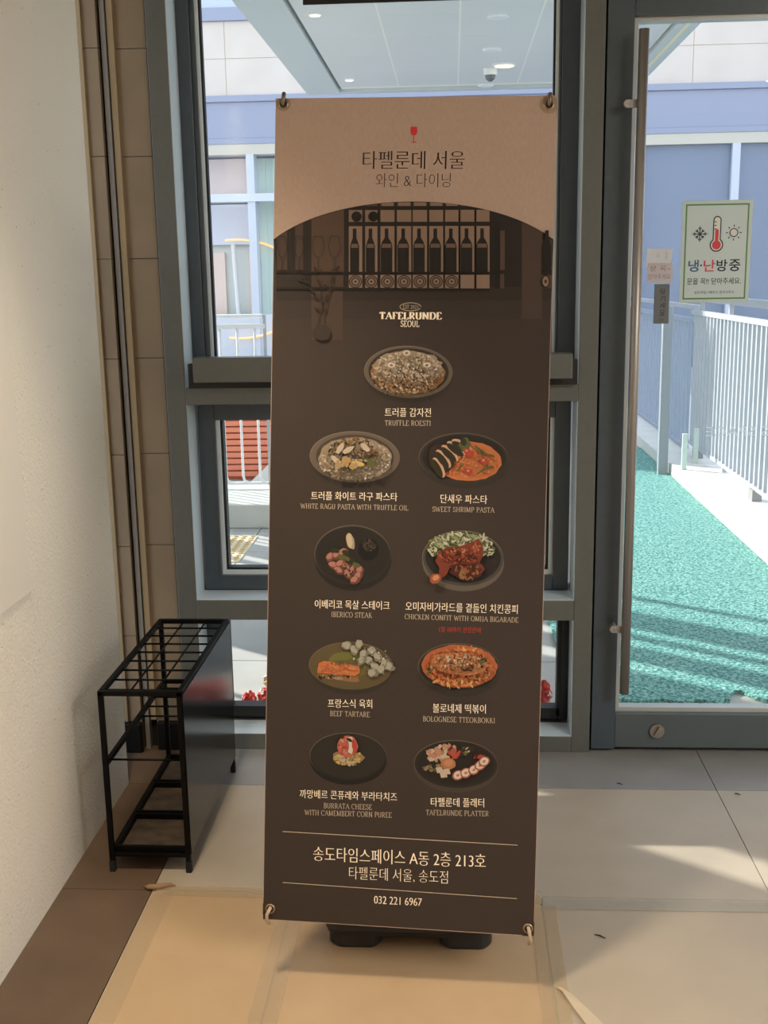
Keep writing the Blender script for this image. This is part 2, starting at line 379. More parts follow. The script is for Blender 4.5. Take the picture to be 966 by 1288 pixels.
# white curb and fence on the right
o = MB().prism([(1.618, 3.6), (3.2, 3.6), (3.2, 13), (1.618, 13)], 0, .10, 'Z').build('white_curb', mat('white concrete', (226, 226, 222), .8, noise=(8, .8, (214, 214, 210))), bevel=.008)
tag(o, 'broad white concrete curb bordering the green mat under the fence', 'curb')
def fence(label, x, y0, y1, zb, zt, pitch, bm_, wbar, cat='fence', dy=.03):
    f = thing('fence', (x, (y0 + y1) / 2, .10), label, cat)
    MB().box(x - .02, x + .02, y0, y1, zt - .035, zt).build('top_rail', bm_, f, .002)
    MB().box(x - .015, x + .015, y0, y1, zb, zb + .025).build('bottom_rail', bm_, f, .002)
    n = int((y1 - y0) / pitch); pr = None
    for i in range(n):
        y = y0 + .03 + i * pitch
        if pr is None:
            pr = MB().box(x - wbar, x + wbar, y - .5 * dy, y + .5 * dy, zb + .025, zt - .035).build('baluster', bm_, f); ya = y
        else:
            c = pr.copy(); COL.objects.link(c); c.location = pr.location + Vector((0, y - ya, 0))
    return f
FWHITE = mat('fence white', (178, 184, 192), .5)
f1 = fence('white vertical bar fence on the curb beyond the door', 1.87, 5.2, 8.9, .165, 1.205, .105, FWHITE, .0105)
MB().box(1.91, 1.95, 5.2, 8.9, 1.265, 1.315).build('handrail', FWHITE, f1, .004)
for y in (5.5, 6.7, 7.9, 8.8):
    MB().box(1.90, 1.93, y - .015, y + .015, .1, 1.27).build('post', FWHITE, f1)
for y in (6.9, 8.55):
    MB().box(1.84, 1.90, y - .05, y + .05, .1, .17).build('foot_block', mat('grey footing', (150, 150, 150), .7), f1)
f2 = fence('pale blue bar fence continuing beyond the white fence', 1.87, 8.95, 12.9, .106, 1.14, .15, mat('fence pale blue', (156, 170, 190), .5), .012)
MB().box(1.91, 1.95, 8.95, 12.9, 1.20, 1.235).build('handrail', FWHITE, f2, .004)
o = MB().box(1.53, 1.60, 8.30, 8.36, 0, 1.25).build('grey_post', mat('post grey', (150, 156, 164), .5), bevel=.004)
tag(o, 'slim grey post standing at the far corner of the green mat', 'post')
for i, (x, y) in enumerate(((1.66, 8.02), (1.80, 8.3))):
    o = MB().box(x - .018, x + .018, y - .012, y + .012, .10, .36).build('stub_post', mat('pale green plastic', (206, 222, 214), .5), bevel=.003)
    tag(o, ('short pale stub post nearest the grey post on the curb', 'short pale stub post close against the white fence')[i], 'post', 'stub posts on the curb')
# left curb, fence and slatted screen
b = MB(); b.box(-2.66, -.55, 6.58, 7.25, 0, .15)
o = b.build('raised_curb', mat('pale curb', (205, 208, 202), .8, noise=(6, .8, (194, 197, 191))), bevel=.01); tag(o, 'pale raised curb in front of the slatted red screen', 'curb')
f = thing('fence', (-1.9, 7.1, .15), 'white rail fence with hooked bars on the raised curb', 'fence')
MB().tube([(-2.6, 7.1, 1.265), (-1.20, 7.1, 1.265)], .012, 8).build('top_rail', WHITEP, f)
MB().box(-2.6, -1.185, 7.085, 7.115, 1.185, 1.215).build('middle_rail', WHITEP, f)
pr = None
for i in range(12):
    x = -1.255 - .112 * i
    if pr is None:
        q = MB(); q.tube([(x, 7.1, 1.19), (x, 7.1, .235), (x + .008, 7.1, .205), (x + .03, 7.1, .190), (x + .06, 7.1, .187)], .0085, 8)
        pr = q.build('hooked_bar', WHITEP, f, smooth=True)
    else:
        c = pr.copy(); COL.objects.link(c); c.location = Vector((-.112 * i, 0, 0))
MB().box(-2.6, -1.10, 7.09, 7.11, .178, .196).build('bottom_rail', WHITEP, f)
for x in (-2.58, -1.19): MB().box(x - .009, x + .009, 7.09, 7.11, .15, 1.27).build('post', FWHITE, f)
sc = thing('slatted_screen', (-1.9, 8.24, 0), 'orange red screen of horizontal slats behind the raised curb', 'screen')
RED = mat('red slat paint', (238, 140, 108), .6)
MB().box(-2.6, -1.15, 8.27, 8.30, .0, .80).build('backing', mat('red backing', (190, 92, 66), .7), sc)
b = MB()
for i in range(16):
    z = .03 + i * .048; b.box(-2.6, -1.15, 8.235, 8.27, z, z + .036)
b.build('slats', RED, sc, .002)
o = MB().prism([(-1.52, 0), (-1.10, .39), (-.5, .39), (-.5, 0)], 8.05, 8.20, 'Y').build('ramp_wall', mat('ramp white', (238, 238, 234), .8)); tag(o, 'white sloping ramp wall in front of the red slatted screen', 'wall')
# tactile paving
YEL = mat('tactile yellow', (236, 222, 188), .7)
for k, (x, y) in enumerate(((-1.455, 5.76), (-1.455, 6.065))):
    q = thing('tactile_paver', (x + .15, y + .15, 0), ('yellow studded tactile paver nearer the window', 'yellow studded tactile paver nearer the raised curb')[k], 'paver', 'tactile paving')
    MB().box(x, x + .3, y, y + .3, .0005, .006).build('slab', YEL, q)
    b = MB()
    for i in range(6):
        for j in range(6):
            b.tube([(x + .025 + i * .05, y + .025 + j * .05, .006), (x + .025 + i * .05, y + .025 + j * .05, .012)], [.017, .012], 10)
    b.build('studs', mat('stud ochre', (212, 182, 134), .7), q)
# canopy
can = thing('canopy', (.2, 7.3, 3.2), 'pale metal panelled canopy roof over the entrance outside', 'canopy')
SOF = mat('soffit metal', (222, 222, 222), .5, noise=(.7, .8, (212, 213, 214)))
b = MB(); b.box(-1.3, 1.68, 3.62, 11.0, 3.24, 3.5, 1)
ed = [-1.02, -.485, .06, .605, 1.15, 1.55]
ys = [3.62 + .72 * i for i in range(11)]
for x0, x1 in zip(ed, ed[1:]):
    for y0, y1 in zip(ys, ys[1:]): b.box(x0 + .006, x1 - .006, y0 + .003, min(y1, 11) - .003, 3.205, 3.23, 0)
b.box(-1.02, 1.55, 3.62, 10.9, 3.2055, 3.245, 1)
b.build('soffit', [SOF, mat('soffit joint', (240, 238, 228), .6)], can)
b = MB(); b.box(-1.36, -1.05, 3.62, 11.0, 3.19, 3.55); b.box(1.58, 1.74, 3.62, 11.0, 3.19, 3.55); b.box(-1.36, 1.74, 11.0, 11.1, 3.19, 3.55)
b.build('edge_fascia', mat('fascia metal', (200, 206, 208), .5), can)
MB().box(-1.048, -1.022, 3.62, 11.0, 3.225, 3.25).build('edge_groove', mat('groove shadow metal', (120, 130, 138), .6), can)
MB().box(1.64, 1.67, 3.62, 11.0, 3.186, 3.19).build('edge_strip', mat('yellowed strip', (232, 226, 190), .6), can)
dls = [((-.90, 7.85), 1, 'small lit downlight near left edge of the canopy, closer one'), ((-.90, 10.37), 1, 'small lit downlight near left edge of the canopy, farther one'),
       ((.315, 8.09), 0, 'unlit round downlight closest to the window on the canopy'), ((.315, 9.23), 0, 'unlit round downlight second from the window on the canopy'),
       ((.44, 9.89), 2, 'large lit downlight beside the dome camera on the canopy'), ((.315, 10.9), 0, 'unlit round downlight farthest out on the canopy')]
for (x, y), lit, lb in dls:
    q = thing('ceiling_downlight', (x, y, 3.205), lb, 'ceiling light', 'downlights in the canopy')
    rr = (.075, .045, .10)[lit]
    MB().tube([(x, y, 3.205), (x, y, 3.196), (x, y, 3.192)], [rr, rr, rr * .82], 24).build('trim_ring', WHITEP, q)
    MB().tube([(x, y, 3.192), (x, y, 3.190)], [rr * .8, rr * .78], 24).build('lens', emit('lit lens', (255, 226, 150), 3.0) if lit else mat('dull lens', (226, 228, 230), .4), q)
q = thing('dome_camera', (.33, 10.05, 3.2), 'small white dome camera hanging from the canopy', 'camera')
MB().tube([(.33, 10.05, 3.2035), (.33, 10.05, 3.15)], [.06, .055], 20).build('housing', WHITEP, q)
MB().tube([(.33, 10.05, 3.15), (.33, 10.05, 3.12), (.33, 10.05, 3.10)], [.045, .038, .015], 20).build('dome', mat('smoked dome', (96, 100, 106), .15), q)
# facade across the terrace
bl = thing('building', (2, 15, 0), 'stone and glass building across the terrace', 'building')
ST = mat('pale stone', (218, 209, 203), .75, noise=(2.5, .9, (206, 197, 190)))
LIL = mat('lilac metal band', (150, 158, 182), .5)
GL = mat('blue window glass', (126, 140, 164), .15, spec=.5, noise=(.35, .9, (108, 124, 150)))
b = MB(); b.box(-8.0, 10, 15.006, 15.3, 3.80, 4.70, 1)
for z0, z1 in ((3.80, 4.25), (4.25, 4.70)):
    x = -8.0
    for x1 in (-5.8, -4.4, -2.89, -1.4, .08, 1.56, 3.02, 4.5, 6, 7.5, 10):
        b.box(x + .004, x1 - .004, 15.0, 15.05, z0 + .004, z1 - .004, 0); x = x1
b.build('stone_cladding', [ST, mat('stone joint', (196, 180, 164), .8)], bl)
b = MB(); b.box(-8.0, 10, 14.95, 15.2, 3.72, 3.80); b.box(-8.0, 10, 14.98, 15.2, 3.27, 3.72); b.box(-8.0, 10, 14.96, 15.2, 3.20, 3.27); b.build('lower_band', LIL, bl, .006)
MB().box(-8.0, 10, 14.96, 15.2, 4.70, 4.86).build('upper_band', LIL, bl, .006)
MB().box(-8.0, 10, 15.05, 15.2, 4.86, 6.8).build('upper_glass', mat('pale window glass', (190, 202, 214), .15), bl)
MB().box(-8.0, -4.45, 15.0, 15.2, .25, 3.07).build('window_pane', GL, bl)
MB().box(-8.0, 10, 14.97, 15.2, 3.07, 3.20).build('window_head', mat('beige trim', (200, 196, 186), .6), bl)
for x in (-4.4, -2.62, -.9, .85, 2.35, 3.6, 5.1, 6.6, 8.1, 9.9):
    MB().box(x - .05, x + .05, 14.97, 15.2, 0, 3.07).build('mullion', mat('pale mullion', (200, 208, 222), .5), bl)
bays = [-4.4, -2.62, -.9, .85, 2.35, 3.6, 5.1, 6.6, 8.1, 9.9]
for i, (x0, x1) in enumerate(zip(bays[2:], bays[3:])):
    MB().box(x0 + .05, x1 - .05, 15.05, 15.1, .25, 3.07).build('window_pane', GL, bl)
MB().box(-4.4, -.9, 14.95, 15.2, 2.48, 2.58).build('window_rail', mat('pale rail', (206, 214, 224), .5), bl)
MB().box(-4.4, -.9, 15.5, 15.55, 2.58, 3.07).build('pink_reflection', mat('reflected pink stone', (236, 222, 222), .7), bl)  # stands in for pink stone reflected in the bay glass
MB().box(-4.4, -.9, 15.5, 15.55, 1.95, 2.48).build('blind', mat('lilac blind', (220, 224, 238), .7), bl)
MB().box(-4.4, -.9, 15.6, 15.65, .3, 1.95).build('inner_wall', mat('inner wall grey', (218, 224, 220), .8), bl)
for x0, x1 in ((-3.45, -3.12), (-2.80, -2.66)): MB().box(x0, x1, 15.54, 15.6, 1.0, 1.85).build('wall_panel', mat('reflected dusty pink', (238, 216, 204), .7), bl)  # pink patches stand in for reflections in the bay glass
b = MB(); n = 16
for k in range(n):
    x0 = -2.58 + k * .1
    b.box(x0, x0 + .1, 15.3 + .03 * (k % 2), 15.33 + .03 * (k % 2), .9, 3.05)
b.build('curtain', mat('green grey curtain', (204, 222, 216), .7), bl)
MB().box(-4.4, -.9, 15.0, 15.4, 0, 1.02).build('bay_base', mat('bay base', (206, 210, 220), .6), bl)
NEON_REFL = emit('orange neon reflection', (255, 190, 128), .9)  # glowing tubes stand in for neon reflected in the bay glass
for x0, z0, y0, sg in ((-3.05, 2.0, 15.27, 1), (-2.98, .72, 14.93, -1)):
    b = MB(); b.tube([(x0 + .09 * k, y0, z0 + sg * (.012 * k - .0036 * k * k)) for k in range(12)], .014, 8); b.build('neon_reflection', NEON_REFL, bl, smooth=True)
MB().tube([(-2.93, 15.4, .9), (-2.97, 15.4, 1.95)], .03, 8).build('inner_pole', WHITEP, bl)
MB().box(-4.4, 10, 14.9, 15.3, 0, .25).build('plinth', mat('plinth grey', (170, 176, 186), .7), bl)
MB().box(-8.0, 10, 15.7, 15.8, 0, 3.8).build('room_back', mat('room back', (150, 160, 178), .8), bl)
# crumpled red and white packets on the ground just outside
def packet(name, loc, size, mats, label, seed, n=2):
    bm = bmesh.new(); bmesh.ops.create_icosphere(bm, subdivisions=4, radius=1)
    rnd = random.Random(seed); off = Vector((rnd.uniform(0, 50), rnd.uniform(0, 50), 0))
    for v in bm.verts:
        d = v.co.copy(); k = 1 + .35 * mnoise.noise(d * 1.7 + off) - .30 * abs(mnoise.noise(d * 3.5 + off * 2))
        v.co = Vector((d.x * size[0], d.y * size[1], d.z * size[2])) * k
    zmin = min(v.co.z for v in bm.verts)
    for v in bm.verts: v.co.z -= zmin
    me = bpy.data.meshes.new(name)
    for f in bm.faces:
        c = f.calc_center_median(); t = mnoise.noise(Vector((c.x / size[0], c.y / size[1], c.z / size[2])) * 1.6 + off * 3)
        f.material_index = 0 if t < .18 else 1
    bm.to_mesh(me); bm.free()
    for q in mats: me.materials.append(q)
    o = bpy.data.objects.new(name, me); COL.objects.link(o); o.location = loc
    return tag(o, label, 'packet', 'crumpled packets outside the glass')
RP = mat('red packet film', (222, 58, 50), .35); WP = mat('white packet film', (238, 228, 220), .4); YP = mat('yellow packet film', (240, 214, 140), .4)
packet('crumpled_packet', (-.728, 3.70, 0), (.026, .026, .032), [RP, WP], 'small crumpled red packet at the left end outside the low pane', 1)
packet('crumpled_packet', (-.638, 3.70, 0), (.052, .035, .042), [RP, WP], 'larger crumpled red packet outside the low pane beside the banner edge', 2)
packet('crumpled_packet', (-.625, 3.80, 0), (.06, .03, .060), [YP, WP], 'crumpled pale yellow packet behind the larger red one', 3)
packet('crumpled_packet', (.300, 3.72, 0), (.045, .035, .05), [RP, WP], 'crumpled red and white packet right of the banner outside', 4)
packet('crumpled_packet', (.345, 3.66, 0), (.03, .02, .016), [WP, RP], 'flat white and red scrap at the right corner of the low pane', 6)

packet('crumpled_packet', (-.50, 3.675, 0), (.055, .05, .06), [RP, RP], 'big red packet outside, mirrored as a red glow in the rack panel', 8)
packet('crumpled_packet', (-.375, 3.675, 0), (.055, .05, .06), [RP, RP], 'big red packet outside behind the banner, farther right of its twin', 9)

packet('crumpled_packet', (-.25, 3.675, 0), (.055, .05, .06), [RP, RP], 'big red packet outside behind the banner, rightmost of the hidden three', 11)

# ================================================================ BANNER
BW, BH = .58, 1.74
bo = Vector((-.1227, 2.1311, .1415)); az, lean, rol = R(-2.2327), R(9.3232), R(-1.2161)
_a = Vector((math.cos(az), math.sin(az), 0)); _n = Vector((-math.sin(az), math.cos(az), 0))
_v = Vector((0, 0, 1)) * math.cos(lean) + _n * math.sin(lean)
BU = _a * math.cos(rol) + _v * math.sin(rol); BV = -_a * math.sin(rol) + _v * math.cos(rol)
BN = BU.cross(BV).normalized()          # points to the viewer
def PX(px, py):
    p = hit_plane(px, py, bo, BN) - bo
    return (p.dot(BU), p.dot(BV))
def W3(u, v, off=0.0): return bo + BU * u + BV * v + BN * off
ban = thing('menu_banner', bo, 'tall dark brown restaurant menu banner with beige heading and food pictures', 'banner')
def pm(name, rgb, noise=None): return mat('print ' + name, rgb, .55, noise=noise, spec=.3)
BEIGE = pm('beige', (176, 152, 137), noise=(160, .9, (166, 142, 127), (2, 2, .5))); BROWN = pm('dark brown', (59, 49, 43), noise=(240, .9, (53, 43, 37), (3, 3, .5)))
class Art:
    def __init__(s): s.m = MB(); s.mats = []; s.k = 1
    def mi(s, m):
        if m not in s.mats: s.mats.append(m)
        return s.mats.index(m)
    def uv(s, pts, m, up=True):
        if up: s.k += 1
        s.m.poly([W3(u, v, .0004 + .00003 * s.k) for u, v in pts], s.mi(m))
    def px(s, pts, m): s.uv([PX(*p) for p in pts], m)
    def el(s, cx, cy, rx, ry, m, rot=0, n=40, jit=0, a0=0, a1=360):
        ps = []; c, sn = math.cos(R(rot)), math.sin(R(rot))
        full = (a1 - a0) >= 360
        for k in range(n if full else n + 1):
            t = R(a0 + (a1 - a0) * k / n); j = 1 + random.uniform(-jit, jit)
            x, y = rx * math.cos(t) * j, ry * math.sin(t) * j
            ps.append((cx + x * c - y * sn, cy + x * sn + y * c))
        s.px(ps, m)
    def scatter(s, cx, cy, rx, ry, n, sz, ms, asp=1.6, nv=7):
        for i in range(n):
            t = random.uniform(0, 6.283); q = math.sqrt(random.random())
            s.el(cx + rx * q * math.cos(t), cy + ry * q * math.sin(t), sz * random.uniform(.5, 1.2), sz / asp * random.uniform(.5, 1.2), random.choice(ms), random.uniform(0, 180), nv, .3)
    def line(s, p0, p1, w, m):
        d = Vector((p1[0] - p0[0], p1[1] - p0[1])); nn = Vector((-d.y, d.x)).normalized() * w / 2
        s.px([(p0[0] + nn.x, p0[1] + nn.y), (p1[0] + nn.x, p1[1] + nn.y), (p1[0] - nn.x, p1[1] - nn.y), (p0[0] - nn.x, p0[1] - nn.y)], m)
    def path(s, pts, w, m):
        for a, c in zip(pts, pts[1:]): s.line(a, c, w, m)
    def build(s, name, parent): return s.m.build(name, s.mats, parent, fix=False)
# sheet (thin vinyl)
b = MB()
b2 = [W3(-BW / 2, 0, 0), W3(BW / 2, 0, 0), W3(BW / 2, BH, 0), W3(-BW / 2, BH, 0)]
b.v = b2 + [p - BN * .0006 for p in b2]
b.f = [(0, 1, 2, 3), (7, 6, 5, 4), (0, 4, 5, 1), (1, 5, 6, 2), (2, 6, 7, 3), (3, 7, 4, 0)]; b.mi = [0] * 6
b.build('sheet', BEIGE, ban)
# dark field below the arch
A = Art(); A.k = -9
arch = []
for i in range(41):
    x = 343 + (697 - 343) * i / 40
    t = (x - 520) / 177.0
    arch.append((x, 253.5 + 48.5 * (1 - math.sqrt(max(0, 1 - (t * .86) ** 2))) / (1 - math.sqrt(1 - .86 ** 2))))
au = [PX(*p) for p in arch]
au[0] = (-BW / 2 + .0012, au[0][1]); au[-1] = (BW / 2 - .0012, au[-1][1])
A.uv([(-BW / 2 + .0012, .0015), (BW / 2 - .0012, .0015)] + list(reversed(au)), BROWN)
A.build('dark_field', ban)
# bar photograph under the arch
def archy(x):
    t = (x - 520) / 177.0
    return 253.5 + 48.5 * (1 - math.sqrt(max(0, 1 - (t * .86) ** 2))) / (1 - math.sqrt(1 - .86 ** 2))
def q(x, y): return (340 + x / 2.611, 110 + y / 2.611)
A = Art()
P1 = pm('bar dark', (34, 27, 23)); P2 = pm('bar cell', (128, 106, 90)); P3 = pm('bar brown', (78, 60, 48)); P4 = pm('bottle black', (27, 22, 19)); P5 = pm('bar brown dim', (68, 54, 45)); P6 = pm('label dim', (100, 82, 69))
P7 = pm('bar mid', (45, 37, 32)); P8 = pm('bar fade', (52, 43, 37))
arcp = [(x, archy(x)) for x in [344 + (696 - 344) * i / 40 for i in range(41)]]
A.px([q(20, 600)] + arcp + [q(925, 600), q(925, 660), q(20, 660)], P1)
A.px([q(20, 655), q(925, 655), q(922, 700), q(19, 700)], P7); A.px([q(19, 700), q(922, 700), q(920, 760), q(18, 760)], P8)
def cell(x0, y0, x1, y1, m):
    ps = [q(x0, y1), q(x1, y1)]; top = []
    for k in range(5):
        x, y = q(x1 + (x0 - x1) * k / 4, y0); top.append((x, max(y, archy(x) + .8)))
    if min(p[1] for p in top) >= q(0, y1)[1] - .5: return
    A.px([(a, min(c, q(0, y1)[1])) for a, c in ps + top], m)
cell(135, 380, 242, 606, P3); cell(135, 616, 240, 655, P5); cell(82, 430, 108, 600, P5); cell(22, 470, 56, 600, P5); cell(22, 612, 108, 655, P7); cell(135, 668, 238, 830, P5)
cell(826, 440, 892, 760, P5); cell(738, 440, 754, 660, P4); cell(755, 470, 770, 600, P3); cell(755, 612, 768, 660, P3); cell(892, 500, 925, 600, P3); cell(892, 616, 925, 660, P3)
xs = [(258, 302), (312, 352), (362, 408), (416, 463), (468, 515), (522, 568), (574, 618), (625, 670), (677, 720)]
for i, (x0, x1) in enumerate(xs):
    cell(x0, 403, x1, 442, P2); cell(x0, 376, x1, 390, P3); cell(x0, 456, x1, 606, P2); cell(x0, 616, x1, 661, P2)
    if i > 1: cell(x0 + 4, 378, x1 - 3, 390, P2)
    cx_ = (x0 + x1) / 2 - 3
    hw = 15 + (4 if i > 1 else 0)
    A.px([q(*p) for p in [(cx_ - hw, 606), (cx_ - hw, 522), (cx_ - hw + 4, 508), (cx_ - 6, 494), (cx_ - 6, 464), (cx_ + 6, 464), (cx_ + 6, 494), (cx_ + hw - 4, 508), (cx_ + hw, 522), (cx_ + hw, 606)]], P4)
    A.px([q(cx_ - hw + 5, 514), q(cx_ + hw - 5, 514), q(cx_ + hw - 3, 527), q(cx_ - hw + 3, 527)], P6)
    if i < 7:
        x, y = q((x0 + x1) / 2, 638); A.el(x, y, 8.2, 8.2, P4, n=24); A.el(x, y, 7.2, 7.2, P6, n=24); A.el(x, y, 5.0, 5.0, P4, n=20); A.el(x, y, 3.9, 3.9, P2, n=20); A.el(x, y, 1.4, 1.4, P4, n=10)
for x in (284, 339):
    a, c = q(x, 425); A.el(a, c, 6.4, 6.4, P4, n=18)
a, c = q(906, 560); A.px([q(894, 606), q(894, 520), q(903, 492), q(903, 470), q(914, 470), q(914, 492), q(922, 520), q(922, 606)], P4)
a, c = q(904, 638); A.el(a, c, 5, 8, P4, n=20); A.el(a, c, 3.8, 6.6, P2, n=20); A.el(a, c, 1.5, 2.4, P4, n=10)
A.line(q(20, 660), q(720, 664), 2.2, P4); A.line(q(20, 607), q(765, 611), 1.6, P4)
for x, s_ in ((158, 1), (212, 1), (95, .8), (40, .8)):      # wine glasses
    pts = [(x - 13 * s_, 490), (x - 20 * s_, 525), (x - 12 * s_, 552), (x, 562), (x + 12 * s_, 552), (x + 20 * s_, 525), (x + 13 * s_, 490), (x - 13 * s_, 490)]
    A.path([q(*p) for p in pts], .8, P7 if s_ == 1 else P1); A.line(q(x, 562), q(x, 600), .8, P7 if s_ == 1 else P1); A.line(q(x - 14 * s_, 601), q(x + 14 * s_, 601), .8, P1)
A.path([q(150, 800), q(172, 720), q(165, 660), q(150, 610)], .9, P7); A.path([q(176, 770), q(192, 690), q(208, 610)], .9, P7)
for x, y, ro in ((160, 640, 60), (178, 655, -50), (150, 690, 40), (185, 690, 120), (120, 640, 30), (140, 668, 50), (200, 665, 110), (170, 700, 70), (222, 595, 120), (205, 632, 125), (155, 730, 40), (180, 735, 100), (110, 625, 40), (96, 632, 30), (150, 600, 70)):
    a, c = q(x, y); A.el(a, c, 4.2, 1.6, P7, ro, 10)
A.el(*q(172, 806), 11, 10, P8, n=24)
A.build('bar_picture', ban)
# wine glass emblem
A = Art(); RD = pm('emblem red', (196, 52, 56))
A.px([(516.6, 159.5), (524.6, 159.5), (525, 166), (523.6, 169.4), (520.6, 170.6), (517.6, 169.4), (516.3, 166)], RD)
A.line((520.6, 170), (520.6, 178.6), .8, RD); A.line((517.4, 179), (524, 179), 1.0, RD)
A.build('glass_emblem', ban)

# ---- lettering
def font_mesh(txt, thin=(0, 0)):
    c = bpy.data.curves.new('t', 'FONT'); c.body = txt; c.resolution_u = 4
    o = bpy.data.objects.new('t', c); COL.objects.link(o)
    bpy.context.view_layer.update(); dg = bpy.context.evaluated_depsgraph_get()
    me = bpy.data.meshes.new_from_object(o.evaluated_get(dg))
    vs = [Vector((v.co.x, v.co.y)) for v in me.vertices]; fs = [tuple(p.vertices) for p in me.polygons]
    bpy.data.objects.remove(o); bpy.data.curves.remove(c); bpy.data.meshes.remove(me)
    key = {}; idx = []
    for v in vs:
        k = (round(v.x, 4), round(v.y, 4)); idx.append(key.setdefault(k, len(key)))
    pts = [None] * len(key)
    for i, v in zip(idx, vs): pts[i] = v
    F_ = []; ec = {}
    for f in fs:
        g_ = [idx[i] for i in f]
        if len(set(g_)) < 3: continue
        ar = sum(pts[g_[i]].x * pts[g_[(i + 1) % len(g_)]].y - pts[g_[(i + 1) % len(g_)]].x * pts[g_[i]].y for i in range(len(g_)))
        if ar < 0: g_.reverse()
        F_.append(g_)
        for i in range(len(g_)):
            e = (g_[i], g_[(i + 1) % len(g_)]); ec[e] = 1
    nrm = [Vector((0, 0)) for _ in pts]
    for (a, c_) in ec:
        if (c_, a) not in ec:
            d = pts[c_] - pts[a]; n_ = Vector((d.y, -d.x))
            if n_.length > 1e-6:
                n_.normalize(); nrm[a] += n_; nrm[c_] += n_
    for i, n_ in enumerate(nrm):
        if n_.length > 1e-6:
            n_ = n_.normalized(); pts[i] = pts[i] - Vector((n_.x * thin[0], n_.y * thin[1]))
    return pts, F_
def arc(cx, cy, rx, ry, a0, a1, n=14):
    return [(cx + rx * math.cos(R(a0 + (a1 - a0) * i / n)), cy + ry * math.sin(R(a0 + (a1 - a0) * i / n))) for i in range(n + 1)]
SER = {
 'A': (.78, [[(.06, 0), (.39, 1)], [(.39, 1), (.72, 0)], [(.18, .36), (.60, .36)]]),
 'B': (.66, [[(.16, 0), (.16, 1)], [(.08, 1), (.32, 1)] + arc(.32, .76, .22, .24, 90, -90) + [(.16, .52)], [(.32, .52)] + arc(.32, .26, .26, .26, 90, -90) + [(.08, 0)]]),
 'C': (.74, [arc(.42, .5, .35, .5, 48, 312, 24), [(.66, .72), (.66, .94)]]),
 'D': (.78, [[(.16, 0), (.16, 1)], [(.08, 1), (.34, 1)] + arc(.34, .5, .36, .5, 90, -90, 20) + [(.08, 0)]]),
 'E': (.64, [[(.16, 0), (.16, 1)], [(.08, 1), (.54, 1), (.56, .80)], [(.16, .52), (.42, .52)], [(.08, 0), (.56, 0), (.60, .22)]]),
 'F': (.60, [[(.16, 0), (.16, 1)], [(.08, 1), (.54, 1), (.56, .80)], [(.16, .52), (.42, .52)]]),
 'G': (.80, [arc(.42, .5, .35, .5, 48, 300, 24) + [(.66, .06)], [(.66, .02), (.66, .42)], [(.52, .42), (.76, .42)]]),
 'H': (.82, [[(.16, 0), (.16, 1)], [(.66, 0), (.66, 1)], [(.16, .52), (.66, .52)]]),
 'I': (.34, [[(.17, 0), (.17, 1)]]),
 'J': (.40, [[(.24, 1), (.24, .12)] + arc(.10, .10, .14, .2, 0, -90, 6)]),
 'K': (.74, [[(.16, 0), (.16, 1)], [(.60, 1), (.16, .44)], [(.30, .60), (.66, 0)]]),
 'L': (.62, [[(.16, 0), (.16, 1)], [(.08, 0), (.54, 0), (.58, .24)]]),
 'M': (.96, [[(.14, 0), (.16, 1)], [(.16, 1), (.47, .06)], [(.47, .06), (.78, 1)], [(.80, 0), (.78, 1)]]),
 'N': (.82, [[(.15, 0), (.15, 1)], [(.13, 1), (.67, 0)], [(.67, 0), (.67, 1)]]),
 'O': (.84, [arc(.42, .5, .35, .5, 0, 360, 30)]),
 'P': (.64, [[(.16, 0), (.16, 1)], [(.08, 1), (.34, 1)] + arc(.34, .73, .23, .27, 90, -90) + [(.16, .46)]]),
 'R': (.72, [[(.16, 0), (.16, 1)], [(.08, 1), (.34, 1)] + arc(.34, .74, .22, .26, 90, -90) + [(.16, .48)], [(.34, .48), (.64, 0)]]),
 'S': (.58, [arc(.29, .75, .20, .25, 40, 250, 14) + arc(.29, .27, .22, .27, 80, -150, 14), [(.46, .78), (.46, .96)], [(.08, .04), (.08, .24)]]),
 'T': (.68, [[(.34, 0), (.34, 1)], [(.05, .80), (.07, 1), (.61, 1), (.63, .80)]]),
 'U': (.78, [[(.15, 1), (.15, .34)] + arc(.39, .34, .24, .34, 180, 360, 14) + [(.63, 1)]]),
 'W': (1.06, [[(.06, 1), (.30, 0)], [(.30, 0), (.53, .9)], [(.53, .9), (.76, 0)], [(.76, 0), (1.0, 1)]]),
 '.': (.26, [[(.12, 0), (.12, .1)]]),
 ' ': (.34, []),
}
